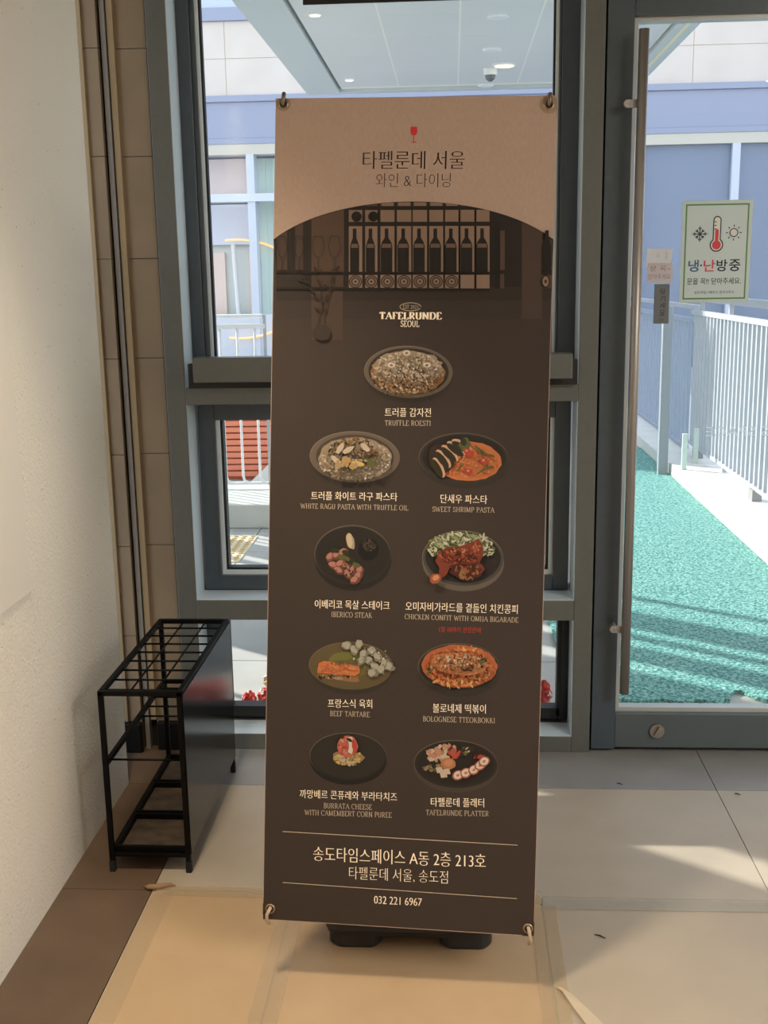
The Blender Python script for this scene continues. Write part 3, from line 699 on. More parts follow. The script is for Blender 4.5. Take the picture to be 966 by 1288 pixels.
def serif_mesh(txt, stem=.13, hair=.05, ser=.08, track=.06):
    pts, fs = [], []; x = 0
    def quad(*p):
        b_ = len(pts); pts.extend(Vector(v_) for v_ in p); fs.append([b_, b_ + 1, b_ + 2, b_ + 3])
    for ch in txt:
        if ch.isdigit():
            dp, df = font_mesh(ch, (.01, .02)); b_ = len(pts); mx_ = max(p.x for p in dp)
            pts += [Vector((x + .04 + p.x * 1.35, p.y * 1.38)) for p in dp]; fs += [[b_ + i for i in f] for f in df]; x += mx_ * 1.35 + .1; continue
        wd, st = SER[ch]
        for pl in st:
            pl = [Vector(p) for p in pl]; nrm, wid = [], []
            for i in range(len(pl)):
                d = pl[min(i + 1, len(pl) - 1)] - pl[max(i - 1, 0)]; d.normalize(); nrm.append(Vector((-d.y, d.x)))
                k = abs(d.y) ** 1.5
                if len(pl) == 2 and d.x * d.y > .05: k = .15
                wid.append(hair + (stem - hair) * k)
            for i in range(len(pl) - 1):
                a, c = pl[i], pl[i + 1]; na, nc = nrm[i] * wid[i] / 2, nrm[i + 1] * wid[i + 1] / 2
                off = Vector((x, 0)); quad(a - na + off, c - nc + off, c + nc + off, a + na + off)
            for e in (pl[0], pl[-1]):
                dd = pl[-1] - pl[0]
                if len(pl) == 2 and abs(dd.y) > .6 and (abs(e.y) < .02 or abs(e.y - 1) < .02):
                    if ch in 'MNAW' and ((ch in 'A' and e.y > .5) or (ch == 'W' and e.y < .5)): continue
                    y0 = 0 if e.y < .5 else 1 - hair
                    quad((x + e.x - ser - stem * .3, y0), (x + e.x + ser + stem * .3, y0), (x + e.x + ser + stem * .3, y0 + hair), (x + e.x - ser - stem * .3, y0 + hair))
        x += wd + track
    return pts, fs
def letter(txt, p0, p1, m, h=None, thin=(0, .018), serif=False, A=None, **kw):
    """text between two pixel points on its baseline; h = pixel height of the glyphs (for a fixed aspect leave None)"""
    pts, fs = serif_mesh(txt, **kw) if serif else font_mesh(txt, thin)
    xs_ = [p.x for p in pts]; x0, x1 = min(xs_), max(xs_)
    u0, u1 = Vector(PX(*p0)), Vector(PX(*p1)); e = u1 - u0; sx = e.length / (x1 - x0); e.normalize(); f_ = Vector((-e.y, e.x))
    if serif: y0, y1 = 0.0, 1.0
    else: y0, y1 = min(p.y for p in pts), max(p.y for p in pts)
    if h is None: sy = sx
    else:
        hv = (Vector(PX(p0[0], p0[1])) - Vector(PX(p0[0], p0[1] - h))).length; sy = hv / (y1 - y0)
    k = A.mi(m); A.k += 1; off = .0005 + .00003 * A.k; b_ = len(A.m.v)
    for p in pts:
        uv = u0 + e * ((p.x - x0) * sx) + f_ * ((p.y - y0) * sy); A.m.v.append(W3(uv.x, uv.y, off))
    for f in fs: A.m.f.append(tuple(b_ + i for i in f)); A.m.mi.append(k)
INK = pm('ink brown', (46, 36, 33)); IVORY = pm('ivory ink', (250, 234, 208)); IVD = pm('ivory ink fine', (196, 178, 154)); INKG = pm('ink grey brown', (76, 62, 55))
A = Art()
letter('타펠룬데 서울', (456, 212.6), (584, 212.6), INK, 22.5, (-.002, .02), A=A)
letter('와인 & 다이닝', (472.5, 235.6), (566.5, 235.6), INKG, 17.5, (.014, .022), A=A)
A.build('heading_lettering', ban)
A = Art()
ov = [(516.3 + 13.2 * math.cos(t * math.pi / 16), 386 + 5.0 * math.sin(t * math.pi / 16)) for t in range(33)]
A.path(ov, .7, IVD)
letter('EST 2021', (507, 388.6), (526, 388.6), IVD, 5.0, serif=True, stem=.12, A=A)
letter('TAFELRUNDE', (476.8, 401.4), (556.2, 401.8), IVORY, 8.6, serif=True, stem=.25, hair=.07, A=A)
letter('SEOUL', (504, 411), (527.6, 411.2), IVORY, 7.6, serif=True, stem=.15, hair=.07, A=A)
A.build('restaurant_logo', ban)
CAP = [
 [('트러플 감자전', (484, 524), (542, 524.3), 11, 0), ('TRUFFLE ROESTI', (484, 535.2), (541.6, 535.6), 6.4, 1)],
 [('트러플 화이트 라구 파스타', (391.4, 628.6), (499.8, 630.4), 10.6, 0), ('WHITE RAGU PASTA WITH TRUFFLE OIL', (377.8, 639.4), (513.5, 642), 6.2, 1)],
 [('단새우 파스타', (554, 632.6), (612.8, 634), 11, 0), ('SWEET SHRIMP PASTA', (544, 643.4), (622, 644.8), 6.2, 1)],
 [('이베리코 목살 스테이크', (396, 765), (490, 767.2), 11, 0), ('IBERICO STEAK', (417, 775.8), (468.2, 777.2), 6.4, 1)],
 [('오미자비가라드를 곁들인 치킨콩피', (510, 768), (651, 772.2), 11.4, 0), ('CHICKEN CONFIT WITH OMIJA BIGARADE', (509, 778.4), (652, 783), 6.2, 1), ('1일 10마리 한정판매', (552.5, 795), (604.6, 796.2), 7, 2)],
 [('프랑스식 육회', (412.3, 890), (468.2, 890.8), 11, 0), ('BEEF TARTARE', (415.4, 900.4), (465.2, 902), 6.4, 1)],
 [('볼로네제 떡볶이', (544.3, 896.2), (611, 897.6), 11.4, 0), ('BOLOGNESE TTEOKBOKKI', (532.2, 907.2), (622.4, 909.6), 6.4, 1)],
 [('까망베르 콘퓨레와 부라타치즈', (377, 1003.6), (499.4, 1007.8), 10.8, 0), ('BURRATA CHEESE', (407.4, 1016.4), (468, 1018.4), 6.4, 1), ('WITH CAMEMBERT CORN PUREE', (383, 1024.8), (492.8, 1028.4), 6.4, 1)],
 [('타펠룬데 플래터', (542, 1014.2), (609, 1015.4), 11.2, 0), ('TAFELRUNDE PLATTER', (535.8, 1025), (614.5, 1026.6), 6.4, 1)],
]
REDI = pm('red ink', (172, 60, 46))
for cap in CAP:
    A = Art()
    for s_, p0, p1, h_, k_ in cap:
        if k_ == 1: letter(s_, p0, p1, IVD, h_, serif=True, stem=.105, hair=.05, A=A)
        else: letter(s_, p0, p1, REDI if k_ == 2 else IVORY, h_, (-.004, .010), A=A)
    A.build('dish_caption', ban)
A = Art()
A.line((355.6, 1045.8), (651, 1063), .8, IVD); A.line((355.6, 1109.9), (650.2, 1130.2), .8, IVD)
letter('송도타임스페이스 A동 2층 213호', (394, 1082.5), (610.8, 1092.3), IVORY, 18, (-.004, .016), A=A)
letter('타펠룬데 서울, 송도점', (439, 1106.2), (563.2, 1112.2), IVORY, 16.6, (.010, .022), A=A)
letter('032 221 6967', (470.4, 1136.2), (530.6, 1139.6), IVORY, 9.6, (-.004, .016), A=A)
A.build('address_lettering', ban)

# ---- printed dishes
def P(name, rgb, n=None):
    k = .17 if max(rgb) > 90 else 0.0
    return pm('food ' + name, tuple((.92 if k else .80) * ((1 - k) * c + k * d) for c, d in zip(rgb, (100, 88, 76))), n)
RIM = P('rim taupe', (106, 92, 80)); RIML = P('rim light', (128, 114, 102)); DK = P('plate dark', (46, 40, 35)); DKR = P('plate rim dark', (62, 55, 46)); DKS = P('plate side', (60, 52, 44)); OLV = P('olive glaze', (92, 78, 48)); OLR = P('olive rim', (112, 96, 66))
CRE = P('cream', (208, 190, 166)); CR2 = P('cream dim', (172, 152, 126)); TOA = P('toast', (150, 104, 62)); CHO = P('choc', (62, 44, 32)); HER = P('herb', (88, 92, 48)); HED = P('herb dark', (52, 58, 34)); ORA = P('orange sauce', (218, 120, 66)); ORD = P('orange deep', (194, 100, 58)); REDF = P('tomato', (190, 62, 50)); PINK = P('shrimp', (224, 172, 140)); MEA = P('meat', (176, 112, 100)); MED = P('meat dark', (104, 58, 48)); GLZ = P('glaze', (126, 50, 32)); GLH = P('glaze light', (170, 82, 52)); GLD = P('glaze dark', (84, 38, 28)); GRY = P('oyster grey', (176, 172, 152)); GRD = P('oyster dim', (128, 126, 108)); YLW = P('corn', (222, 186, 104)); WHT = P('white food', (228, 218, 204))
def plate(A, cx, cy, rx, ry, rim, inn, side, rimL=None, wall=.14, k=.88):
    A.el(cx, cy + ry * .10, rx, ry, side, 2, 56)
    A.el(cx - .3, cy - ry * .04, rx * .995, ry * .95, rimL or rim, 2, 56)
    A.el(cx, cy - ry * .02, rx * .985, ry * .935, rim, 2, 56)
    A.el(cx, cy - ry * wall * .35, rx * k, ry * k * .94, inn, 2, 56)
# roesti
A = Art(); plate(A, 514, 469, 56, 34.5, RIM, DKS, DKS, RIML, k=.90)
A.el(513, 469, 46.5, 27.5, TOA, 2, 44, .03); A.el(513, 463, 44, 22, CR2, 0, 40, .06)
RO1 = P('shred', (216, 196, 168)); RO2 = P('shred dim', (166, 140, 108))
A.scatter(513, 470, 45, 25.5, 420, 2.2, [CRE, CR2, RO1, RO2, RO1, TOA], 1.6, 5); A.scatter(513, 461, 40, 17, 420, 2.0, [CRE, RO1, CR2, WHT, RO1], 1.6, 5); A.scatter(512, 484, 40, 10, 160, 1.7, [TOA, CHO, RO1, RO2, TOA], 1.4, 5)
for x, y in ((494, 461), (513, 446), (538, 461)): A.el(x, y, 6, 4.2, CR2, 0, 16, .12); A.el(x, y - .4, 4.6, 3.0, WHT, 0, 14, .1); A.el(x, y, 2.2, 1.5, TOA, 0, 10)
A.build('roesti_picture', ban)
# ragu
A = Art(); plate(A, 446.5, 576, 57, 34, RIM, P('rim inner', (84, 73, 63)), DKS, RIML, k=.86)
A.el(447, 577, 46, 27, CR2, 2, 44, .03); A.scatter(447, 579, 45, 25.5, 620, 1.7, [CRE, WHT, CR2, GRD, CR2], 1.3, 5)
A.scatter(446, 570, 31, 20, 240, 3.0, [CHO, TOA, CR2, HER, P('ragu', (120, 96, 66)), P('ragu2', (92, 74, 52))], 2.2)
for x, y, ro in ((440, 566, -30), (461, 563, 40), (425, 579, 40), (452, 583, 10), (430, 564, -60)): A.el(x, y, 8, 3.4, CRE if ro != 10 else YLW, ro, 8, .1)
A.scatter(436, 583, 16, 6, 14, 5, [P('paste', (186, 150, 92)), CR2], 1.6); A.el(469, 583, 5.5, 5, HER, 0, 12, .15)
A.build('ragu_picture', ban)
# shrimp pasta
A = Art(); plate(A, 583.5, 577.5, 57, 33.5, DKR, DK, DKS, P('rim pale', (96, 86, 74)), k=.92)
A.el(588, 580, 43, 25, ORA, 2, 44, .02); A.scatter(592, 580, 36, 20, 140, 2.6, [ORA, ORD, ORA, P('orange lite', (228, 140, 88))], 1.8)
A.el(556, 577, 17, 19, CHO, -30, 24, .1)
for x, y, ro in ((545, 584, 62), (551, 573, 52), (559, 566, 44), (567, 560, 36), (574, 556, 28)):
    c_, s_ = math.cos(R(ro)), math.sin(R(ro))
    def tr(a_, b_): return (x + 7 + a_ * c_ - b_ * s_, y + 4 + a_ * s_ + b_ * c_)
    A.px([tr(14 * math.cos(R(t_)), 5.4 * math.sin(R(t_))) for t_ in range(0, 360, 20)], PINK)
    A.px([tr(13 * math.cos(R(t_)), 2.3 + 4.4 * math.sin(R(t_))) for t_ in range(0, 360, 20)], HED)
    A.px([tr(10 * math.cos(R(t_)), 2.2 + 2.4 * math.sin(R(t_))) for t_ in range(0, 360, 30)], CHO)
A.el(585, 559, 7, 8, HER, 20, 14, .2); A.el(583, 556, 4, 5, HED, 0, 10, .2)
for x, y in ((590, 593), (591, 571), (609, 580), (588, 568)): A.el(x, y, 5.2, 3.8, REDF, 20, 14, .12); A.el(x - 1, y - 1, 1.6, 1.2, PINK, 0, 8)
for p in ([(598, 560), (603, 568), (608, 576)], [(601, 563), (611, 571), (622, 574)], [(600, 596), (610, 590), (620, 586)], [(603, 594), (613, 587), (621, 588)], [(575, 593), (579, 587), (583, 584)], [(606, 566), (613, 573)]): A.path(p, 2.0, HER)
A.build('shrimp_pasta_picture', ban)
# steak
A = Art(); plate(A, 444, 699.5, 48.5, 39.5, P('steak rim', (50, 45, 41)), DK, P('steak side', (44, 38, 34)), P('steak rim light', (98, 88, 78)), k=.92)
A.el(440, 680, 4.4, 10.2, YLW, -8, 18, .05); A.el(443, 682, 3, 9, CR2, -8, 16, .05); A.el(440, 680, 3.4, 8.6, CRE, -8, 16, .05)
A.el(463.5, 691, 13.2, 13.8, P('relish', (24, 20, 19)), 0, 30, .05); A.scatter(463, 686, 10, 8, 40, 2.2, [CHO, P('relish lite', (86, 74, 66)), HED], 1.3)
A.el(431, 709, 24, 15, CHO, 32, 24, .12); PK = P('meat pink', (188, 124, 110)); PKD = P('meat brown', (120, 72, 58))
for x, y, ro in ((415, 700, -50), (423, 697, -50), (431, 694, -40), (419, 710, 10), (428, 708, -40), (436, 712, 20), (426, 717, 30), (437, 721, 60), (444, 716, -60), (452, 717, -60), (450, 724, -50), (446, 729, -30)):
    A.el(x + 1.2, y + 1.4, 6.8, 4.6, MED, ro, 8, .15); A.el(x, y, 6.4, 4.2, PKD, ro, 8, .15); A.el(x - .4, y - .5, 5.2, 3.2, PK, ro, 8, .18)
for x, y, ro in ((422, 692, 20), (429, 701, 40), (437, 703, 30), (444, 707, 30), (436, 696, 30), (449, 711, 20)): A.el(x, y, 5.4, 2.8, HER if x % 2 else HED, ro, 9, .25)
A.scatter(432, 716, 18, 8, 26, 1.6, [MED, HED, CHO], 1.5)
A.build('steak_picture', ban)
# chicken
A = Art(); plate(A, 582.5, 703.5, 51.5, 36.5, P('chicken rim', (84, 76, 68)), DK, P('chicken side', (96, 87, 78)), P('chicken rim light', (120, 110, 100)), k=.92)
A.el(579, 683, 38, 12, P('slaw base', (150, 158, 116)), 2, 30, .1); A.scatter(579, 682, 38, 12, 150, 4.4, [P('slaw', (206, 208, 178)), P('slaw g', (158, 178, 110)), WHT, HER], 3.0); A.scatter(614, 690, 9, 9, 30, 4, [P('slaw', (206, 208, 178)), HER], 3); A.scatter(546, 690, 7, 9, 25, 4, [P('slaw', (206, 208, 178)), HER], 3)
A.el(588, 716, 22, 12, GLD, 0, 26, .08); A.scatter(590, 718, 20, 9, 34, 5, [GLZ, GLD, P('root', (150, 86, 50)), TOA], 2.6)
A.px([(548, 705), (552, 694), (562, 688), (578, 687), (594, 681), (602, 677), (607, 684), (608, 697), (603, 708), (592, 711), (576, 710), (566, 714), (562, 722), (556, 727), (552, 722), (553, 714)], GLZ)
A.scatter(578, 699, 24, 8, 26, 6, [GLZ, GLH, GLD, P('glaze mid', (176, 80, 44))], 2.0); A.el(573, 694, 10, 3, GLH, -12, 14, .1); A.el(597, 690, 5, 6, GLH, 20, 14, .15); A.el(588, 703, 12, 2.6, GLD, -8, 14, .1)
A.scatter(580, 698, 25, 10, 90, 2.4, [GLZ, GLD, GLZ, P('glaze mid', (152, 66, 40))], 1.8); A.scatter(574, 692, 14, 3, 12, 1.6, [P('glaze shine', (214, 142, 104))], 2); A.scatter(598, 688, 6, 6, 8, 1.4, [P('glaze shine', (214, 142, 104))], 1.6); A.path([(566, 712), (578, 709), (592, 710), (602, 706)], 1.6, GLD)
A.el(548, 727, 7.4, 6.0, GLH, -30, 16, .08); A.el(548.5, 726, 4.4, 3.2, P('bone', (222, 146, 100)), -30, 12)
A.build('chicken_picture', ban)
# tartare
A = Art(); plate(A, 441.5, 838.5, 53, 31.5, OLV, OLV, DKS, OLR, k=.94)
A.el(432, 828, 22, 8, P('green sauce', (112, 110, 50)), -14, 24, .15); A.el(446, 840, 26, 10, P('green sauce dim', (98, 92, 46)), 10, 24, .15)
A.px([(400, 846), (450, 850), (452, 857), (446, 858), (399, 852)], TOA); A.scatter(424, 851, 24, 3, 40, 2.6, [TOA, CHO, CR2], 1.6)
A.px([(401, 834), (408, 831), (452, 837), (453, 846), (447, 850), (399, 846)], ORA); A.scatter(426, 840, 25, 6, 60, 3, [ORA, ORD, P('carrot lite', (226, 140, 80))], 1.6); A.scatter(426, 834, 18, 2, 6, 2.2, [HER], 1)
for x, y in ((436, 812), (446, 817), (452, 810), (458, 822), (468, 818), (463, 830), (475, 826), (484, 834), (472, 838), (480, 842), (469, 846), (490, 838), (455, 830)):
    A.el(x, y, 6.5, 5.2, GRD, x * 7 % 180, 11, .3); A.el(x - .6, y - .8, 5.0, 3.8, GRY, x * 5 % 180, 10, .3)
A.scatter(466, 828, 26, 14, 24, 1.6, [GRD, P('oyster hole', (92, 88, 70)), WHT], 1.5)
A.build('tartare_picture', ban)
# tteokbokki
A = Art(); plate(A, 577.5, 841, 52, 32.5, DKR, DK, DKS, P('rim pale', (96, 86, 74)), k=.95)
A.el(578, 838, 47.5, 27, ORD, 2, 44, .02); A.scatter(578, 838, 44, 24, 300, 3.6, [ORA, ORD, P('tteok', (226, 148, 92)), P('tteok2', (208, 118, 60))], 2.2)
A.el(578, 834, 36, 14, P('cheese base', (206, 128, 78)), 4, 36, .06); A.scatter(577, 831, 33, 10, 320, 2.2, [P('tteok', (226, 148, 92)), TOA, CRE, P('cheese', (226, 168, 118)), ORD], 1.8); A.scatter(585, 838, 26, 3, 20, 3, [GLD, TOA, CHO], 2)
A.scatter(574, 856, 28, 5, 34, 4, [P('tteok', (226, 148, 92)), YLW, ORD], 3); A.scatter(542, 843, 5, 4, 9, 3, [HER, HED], 1.6); A.scatter(609, 829, 4, 3, 8, 3, [HER, HED], 1.6); A.scatter(590, 814, 16, 3, 12, 3, [ORA, YLW], 2)
A.build('tteokbokki_picture', ban)
# burrata
A = Art(); plate(A, 438, 952.5, 48.5, 31.5, P('burrata rim', (40, 35, 31)), P('burrata plate', (50, 44, 38)), P('burrata side', (32, 28, 25)), P('burrata rim light', (96, 84, 72)), k=.95)
A.el(438, 953, 19, 9, P('corn dim', (160, 128, 70)), 0, 24, .14); A.scatter(438, 953, 18, 8.5, 120, 2.4, [YLW, CRE, P('corn dim', (160, 128, 70)), YLW], 1.4)
A.el(437.5, 938, 13, 13.5, P('tomato skin', (206, 104, 84)), 0, 28, .04); A.scatter(434, 938, 8, 10, 40, 2.4, [P('tomato skin', (206, 104, 84)), REDF, P('peach', (226, 146, 118))], 1.5)
A.px([(436, 927), (443, 926), (446, 936), (443, 948), (438, 945), (440, 936)], WHT); A.el(446, 938, 3, 9, REDF, -8, 14, .1); A.el(440, 930, 4, 2, HED, 30, 9, .2); A.el(431, 926, 3, 2, GLD, 0, 8, .2)
A.build('burrata_picture', ban)
# platter
A = Art(); plate(A, 573.5, 962, 53, 31.5, P('platter rim', (48, 42, 36)), P('platter inner', (42, 37, 31)), P('platter side', (80, 70, 58)), P('platter rim light', (96, 84, 70)), k=.92)
A.scatter(551, 949, 13, 7, 34, 5, [P('ham', (196, 140, 110)), CRE, P('ham2', (170, 108, 84))], 1.7); A.scatter(562, 941, 11, 4, 20, 4.4, [P('ham', (196, 140, 110)), CRE], 1.8)
A.scatter(569, 947, 8, 7, 20, 4, [REDF, GLD, P('salami', (176, 84, 66))], 1.4); A.el(564, 960, 9.4, 7.4, P('fig', (190, 118, 76)), 0, 20, .06); A.el(564, 959, 5.8, 4.4, P('fig lite', (208, 140, 96)), 0, 16, .06)
A.scatter(545, 965, 12, 3, 12, 4, [P('olive meat', (92, 80, 56)), P('nut', (150, 124, 88))], 1.6)
for x, y in ((553, 968), (558, 974), (562, 970)): A.px([(x - 5, y - 3), (x + 3, y - 4), (x + 5, y + 3), (x - 3, y + 4)], CRE)
A.scatter(588, 945, 10, 5, 18, 3.4, [HED, HER, CRE, CHO], 1.5); A.scatter(604, 951, 8, 3, 14, 2.6, [REDF, GLD], 1.6)
for x, y in ((576, 974.5), (586, 971.5), (596, 967.5), (604, 962), (609, 957)):
    A.el(x, y, 7.4, 6.2, P('roll skin', (176, 84, 60)), -30, 18, .05); A.el(x, y - .3, 5.6, 4.6, WHT, -30, 16, .05); A.el(x, y, 2.2, 1.7, P('roll core', (196, 120, 92)), -30, 10, .1)
A.build('platter_picture', ban)
# corner patches + eyelets
GROM = [(356.5, 131), (690.5, 131.8), (664, 1168), (339.8, 1143)]
EYE_M = mat('eyelet brass', (150, 132, 112), .35, .9)
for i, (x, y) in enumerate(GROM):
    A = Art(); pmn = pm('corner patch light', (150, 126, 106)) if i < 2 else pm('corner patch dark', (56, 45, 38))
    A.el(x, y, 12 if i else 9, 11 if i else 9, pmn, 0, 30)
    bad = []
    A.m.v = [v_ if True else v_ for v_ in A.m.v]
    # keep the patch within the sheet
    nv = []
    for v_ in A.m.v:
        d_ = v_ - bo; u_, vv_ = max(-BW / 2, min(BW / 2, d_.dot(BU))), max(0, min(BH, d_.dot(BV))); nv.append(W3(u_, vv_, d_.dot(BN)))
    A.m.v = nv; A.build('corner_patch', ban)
    u_, vv_ = PX(x, y); ring = MB(); n = 24; b0 = 0
    for k in range(n):
        t_ = 2 * math.pi * k / n
        for rr, off in ((.0062, .001), (.0075, .0024), (.0095, .0022), (.0108, .0009)):
            ring.v.append(W3(u_ + rr * math.cos(t_), vv_ + rr * math.sin(t_), off))
    for k in range(n):
        for j in range(3): ring.f.append((k * 4 + j, ((k + 1) % n) * 4 + j, ((k + 1) % n) * 4 + j + 1, k * 4 + j + 1)); ring.mi.append(0)
    e_ = ring.build('eyelet', EYE_M, ban, smooth=True)
    hole = MB(); hole.poly([W3(u_ + .0063 * math.cos(2 * math.pi * k / 18), vv_ + .0063 * math.sin(2 * math.pi * k / 18), .00095) for k in range(18)])
    hole.build('eyelet_hole', mat('eyelet hole', (24, 20, 18), .8), e_, fix=False)

# ---------------------------------------------------------------- banner stand
sb = Vector((-.10, 2.40, 0))
st = thing('banner_stand', sb, 'black plastic water weighted stand behind the menu banner', 'stand')
BP = mat('black base plastic', (34, 34, 35), .5, bump=(180, .08))
b = MB()
def base_front(x0, x1, y0, y1, z0, z1, r=.03):
    o_ = []
    for cx_, cy_, a0 in ((x1 - r, y1 - r, 0), (x0 + r, y1 - r, 90), (x0 + r, y0 + r, 180), (x1 - r, y0 + r, 270)):
        for k in range(7): o_.append((cx_ + r * math.cos(R(a0 + 15 * k)), cy_ + r * math.sin(R(a0 + 15 * k))))
    return o_
def loft(mb, rings):
    n = len(rings[0][0]); b_ = len(mb.v)
    for out_, z in rings: mb.v += [Vector((x, y, z)) for x, y in out_]
    for i in range(len(rings) - 1):
        for k in range(n): mb.f.append((b_ + i * n + k, b_ + i * n + (k + 1) % n, b_ + (i + 1) * n + (k + 1) % n, b_ + (i + 1) * n + k)); mb.mi.append(mb.cur)
    mb.f.append(tuple(b_ + k for k in reversed(range(n)))); mb.f.append(tuple(b_ + (len(rings) - 1) * n + k for k in range(n))); mb.mi += [mb.cur, mb.cur]
X0, X1, Y0, Y1 = -.293, .091, 2.262, 2.60
loft(b, [(base_front(X0, X1, Y0, Y1, 0, 0, .04), .035), (base_front(X0 - .004, X1 + .004, Y0 - .004, Y1 + .004, 0, 0, .042), .05), (base_front(X0, X1, Y0, Y1, 0, 0, .04), .095), (base_front(X0 + .02, X1 - .02, Y0 + .02, Y1 - .02, 0, 0, .04), .12)])
b.build('water_base', BP, st, smooth=False)
for x0, x1 in ((X0 + .006, -.165), (-.035, X1 - .006)):
    b = MB(); loft(b, [(base_front(x0 + .01, x1 - .008, Y0 + .008, Y1 - .01, 0, 0, .025), 0), (base_front(x0, x1, Y0, Y1, 0, 0, .03), .012), (base_front(x0, x1, Y0, Y1, 0, 0, .03), .04)])
    b.build('foot', BP, st)
# back mast and cross arms
tip = W3(0, BH * .55, -.02)
b = MB(); b.tube([(-.10, 2.44, .11), (-.10, 2.45, .5), tuple(W3(0, 1.0, -.035))], .011, 12); b.build('mast', mat('grey mast', (120, 120, 120), .35, .7), st, smooth=True)
hub = W3(0, .86, -.03)
for (x, y) in GROM:
    u_, vv_ = PX(x, y); e_ = W3(u_ * .995, vv_ + (.012 if vv_ > 1 else -.004), -.016)
    b = MB(); b.tube([hub, hub.lerp(e_, .5) - BN * .012, e_], [.005, .004, .003], 8); a_ = b.build('arm', mat('grey fibre arm', (130, 128, 124), .4), st, smooth=True)
    b = MB()
    if vv_ > 1:
        b.tube([W3(u_, vv_ + .022, -.004), W3(u_ + .002, vv_ + .020, .006), W3(u_ + .001, vv_ + .006, .008), W3(u_, vv_, .004), W3(u_, vv_ - .002, -.004)], .0042, 8)
        b.build('hook', mat('hook metal', (128, 116, 102), .35, .8), ban, smooth=True)
    else:
        sx = -1 if u_ < 0 else 1
        b.tube([W3(u_, vv_ + .002, -.004), W3(u_ + .001, vv_ + .003, .005), W3(u_ + .004 * sx * (1 if sx > 0 else 1.4), vv_ - .010, .008), W3(u_ + .006 * sx, vv_ - .024, .005), W3(u_ + .004 * sx, vv_ - .036, -.008)], .0038, 8)
        b.build('cord', mat('pale cord', (186, 164, 138), .7), ban, smooth=True)

# ================================================================ UMBRELLA RACK
rk = thing('umbrella_rack', (-.78, 2.88, 0), 'black metal umbrella rack with a top grid by the white wall', 'umbrella stand')
XL, XR, YA_, YB, ZT = -.884, -.684, 2.588, 3.180, .494
T_ = .013
for x in (XL, XR):
    for y in (YA_, YB):
        b = MB().box(x - T_ / 2, x + T_ / 2, y - T_ / 2, y + T_ / 2, .006, ZT); lg = b.build('leg', BLACKM, rk, .0012)
        MB().box(x - T_ / 2 - .001, x + T_ / 2 + .001, y - T_ / 2 - .001, y + T_ / 2 + .001, 0, .03).build('foot_cap', mat('black rubber', (14, 14, 14), .7), lg, .001)
def rframe(z, name, t=T_, xr=XR):
    b = MB()
    b.box(XL - t / 2, xr + t / 2, YA_ - t / 2, YA_ + t / 2, z - t / 2, z + t / 2); b.box(XL - t / 2, xr + t / 2, YB - t / 2, YB + t / 2, z - t / 2, z + t / 2)
    b.box(XL - t / 2, XL + t / 2, YA_ + t / 2, YB - t / 2, z - t / 2, z + t / 2); b.box(xr - t / 2, xr + t / 2, YA_ + t / 2, YB - t / 2, z - t / 2, z + t / 2)
    return b.build(name, BLACKM, rk, .001)
rframe(ZT - T_ / 2 + .001, 'top_frame')
for z, nm in ((ZT - .008, 'grid_bar'), (.297, 'lower_grid_bar')):
    for k in range(1, 9):
        y = YA_ + .028 + (YB - YA_ - .045) * (k - 1) / 7.6
        if z < .4 and k not in (1, 5, 6, 7, 8): continue
        MB().tube([(XL, y, z), (XR, y, z)], .0029, 8).build(nm, BLACKM, rk, smooth=True)
    if z > .4:
        for x in (XL + .067, XL + .134):
            MB().tube([(x, YA_, z - .004), (x, YB, z - .004)], .0026, 8).build('long_grid_bar', BLACKM, rk, smooth=True)
b = MB(); b.box(XL - .005, XL + .006, YA_, YB, .290, .304); b.box(XR - .006, XR, YA_, YB, .290, .304); b.box(XL, XR, YB - .005, YB + .005, .290, .302)
b.build('middle_rail', BLACKM, rk, .001)
PAN = mat('satin black panel', (13, 12, 13), .16, 0, bump=(300, .02), spec=.22)
MB().box(XR + T_ / 2, XR + T_ / 2 + .003, YA_ - .004, YB + .004, .052, ZT - .010).build('side_panel', PAN, rk, .001)
b = MB(); t = .010
b.box(XL, XR, YA_ - t / 2, YA_ + t / 2, .042, .052); b.box(XL, XR, YB - t / 2, YB + t / 2, .042, .052); b.box(XL - t / 2, XL + t / 2, YA_, YB, .042, .058); b.box(XR - t / 2, XR + t / 2, YA_, YB, .042, .058)
b.build('bottom_frame', BLACKM, rk, .001)
TRAYM = mat('dusty tray', (92, 76, 60), .7, noise=(22, .9, (44, 36, 30)), bump=(60, .1))
for k in range(3):
    y0 = YA_ + .008 + k * (YB - YA_ - .016) / 3; y1 = y0 + (YB - YA_ - .016) / 3 - .008
    tr = MB().box(XL + .012, XR - .010, y0 + .006, y1 - .006, .046, .050).build('drip_tray', TRAYM, rk)
    b = MB(); x0, x1 = XL + .006, XR - .004
    b.box(x0, x1, y0, y0 + .008, .044, .066); b.box(x0, x1, y1 - .008, y1, .044, .066); b.box(x0, x0 + .008, y0 + .008, y1 - .008, .044, .066); b.box(x1 - .008, x1, y0 + .008, y1 - .008, .044, .066)
    b.build('tray_rim', BLACKM, tr, .001)

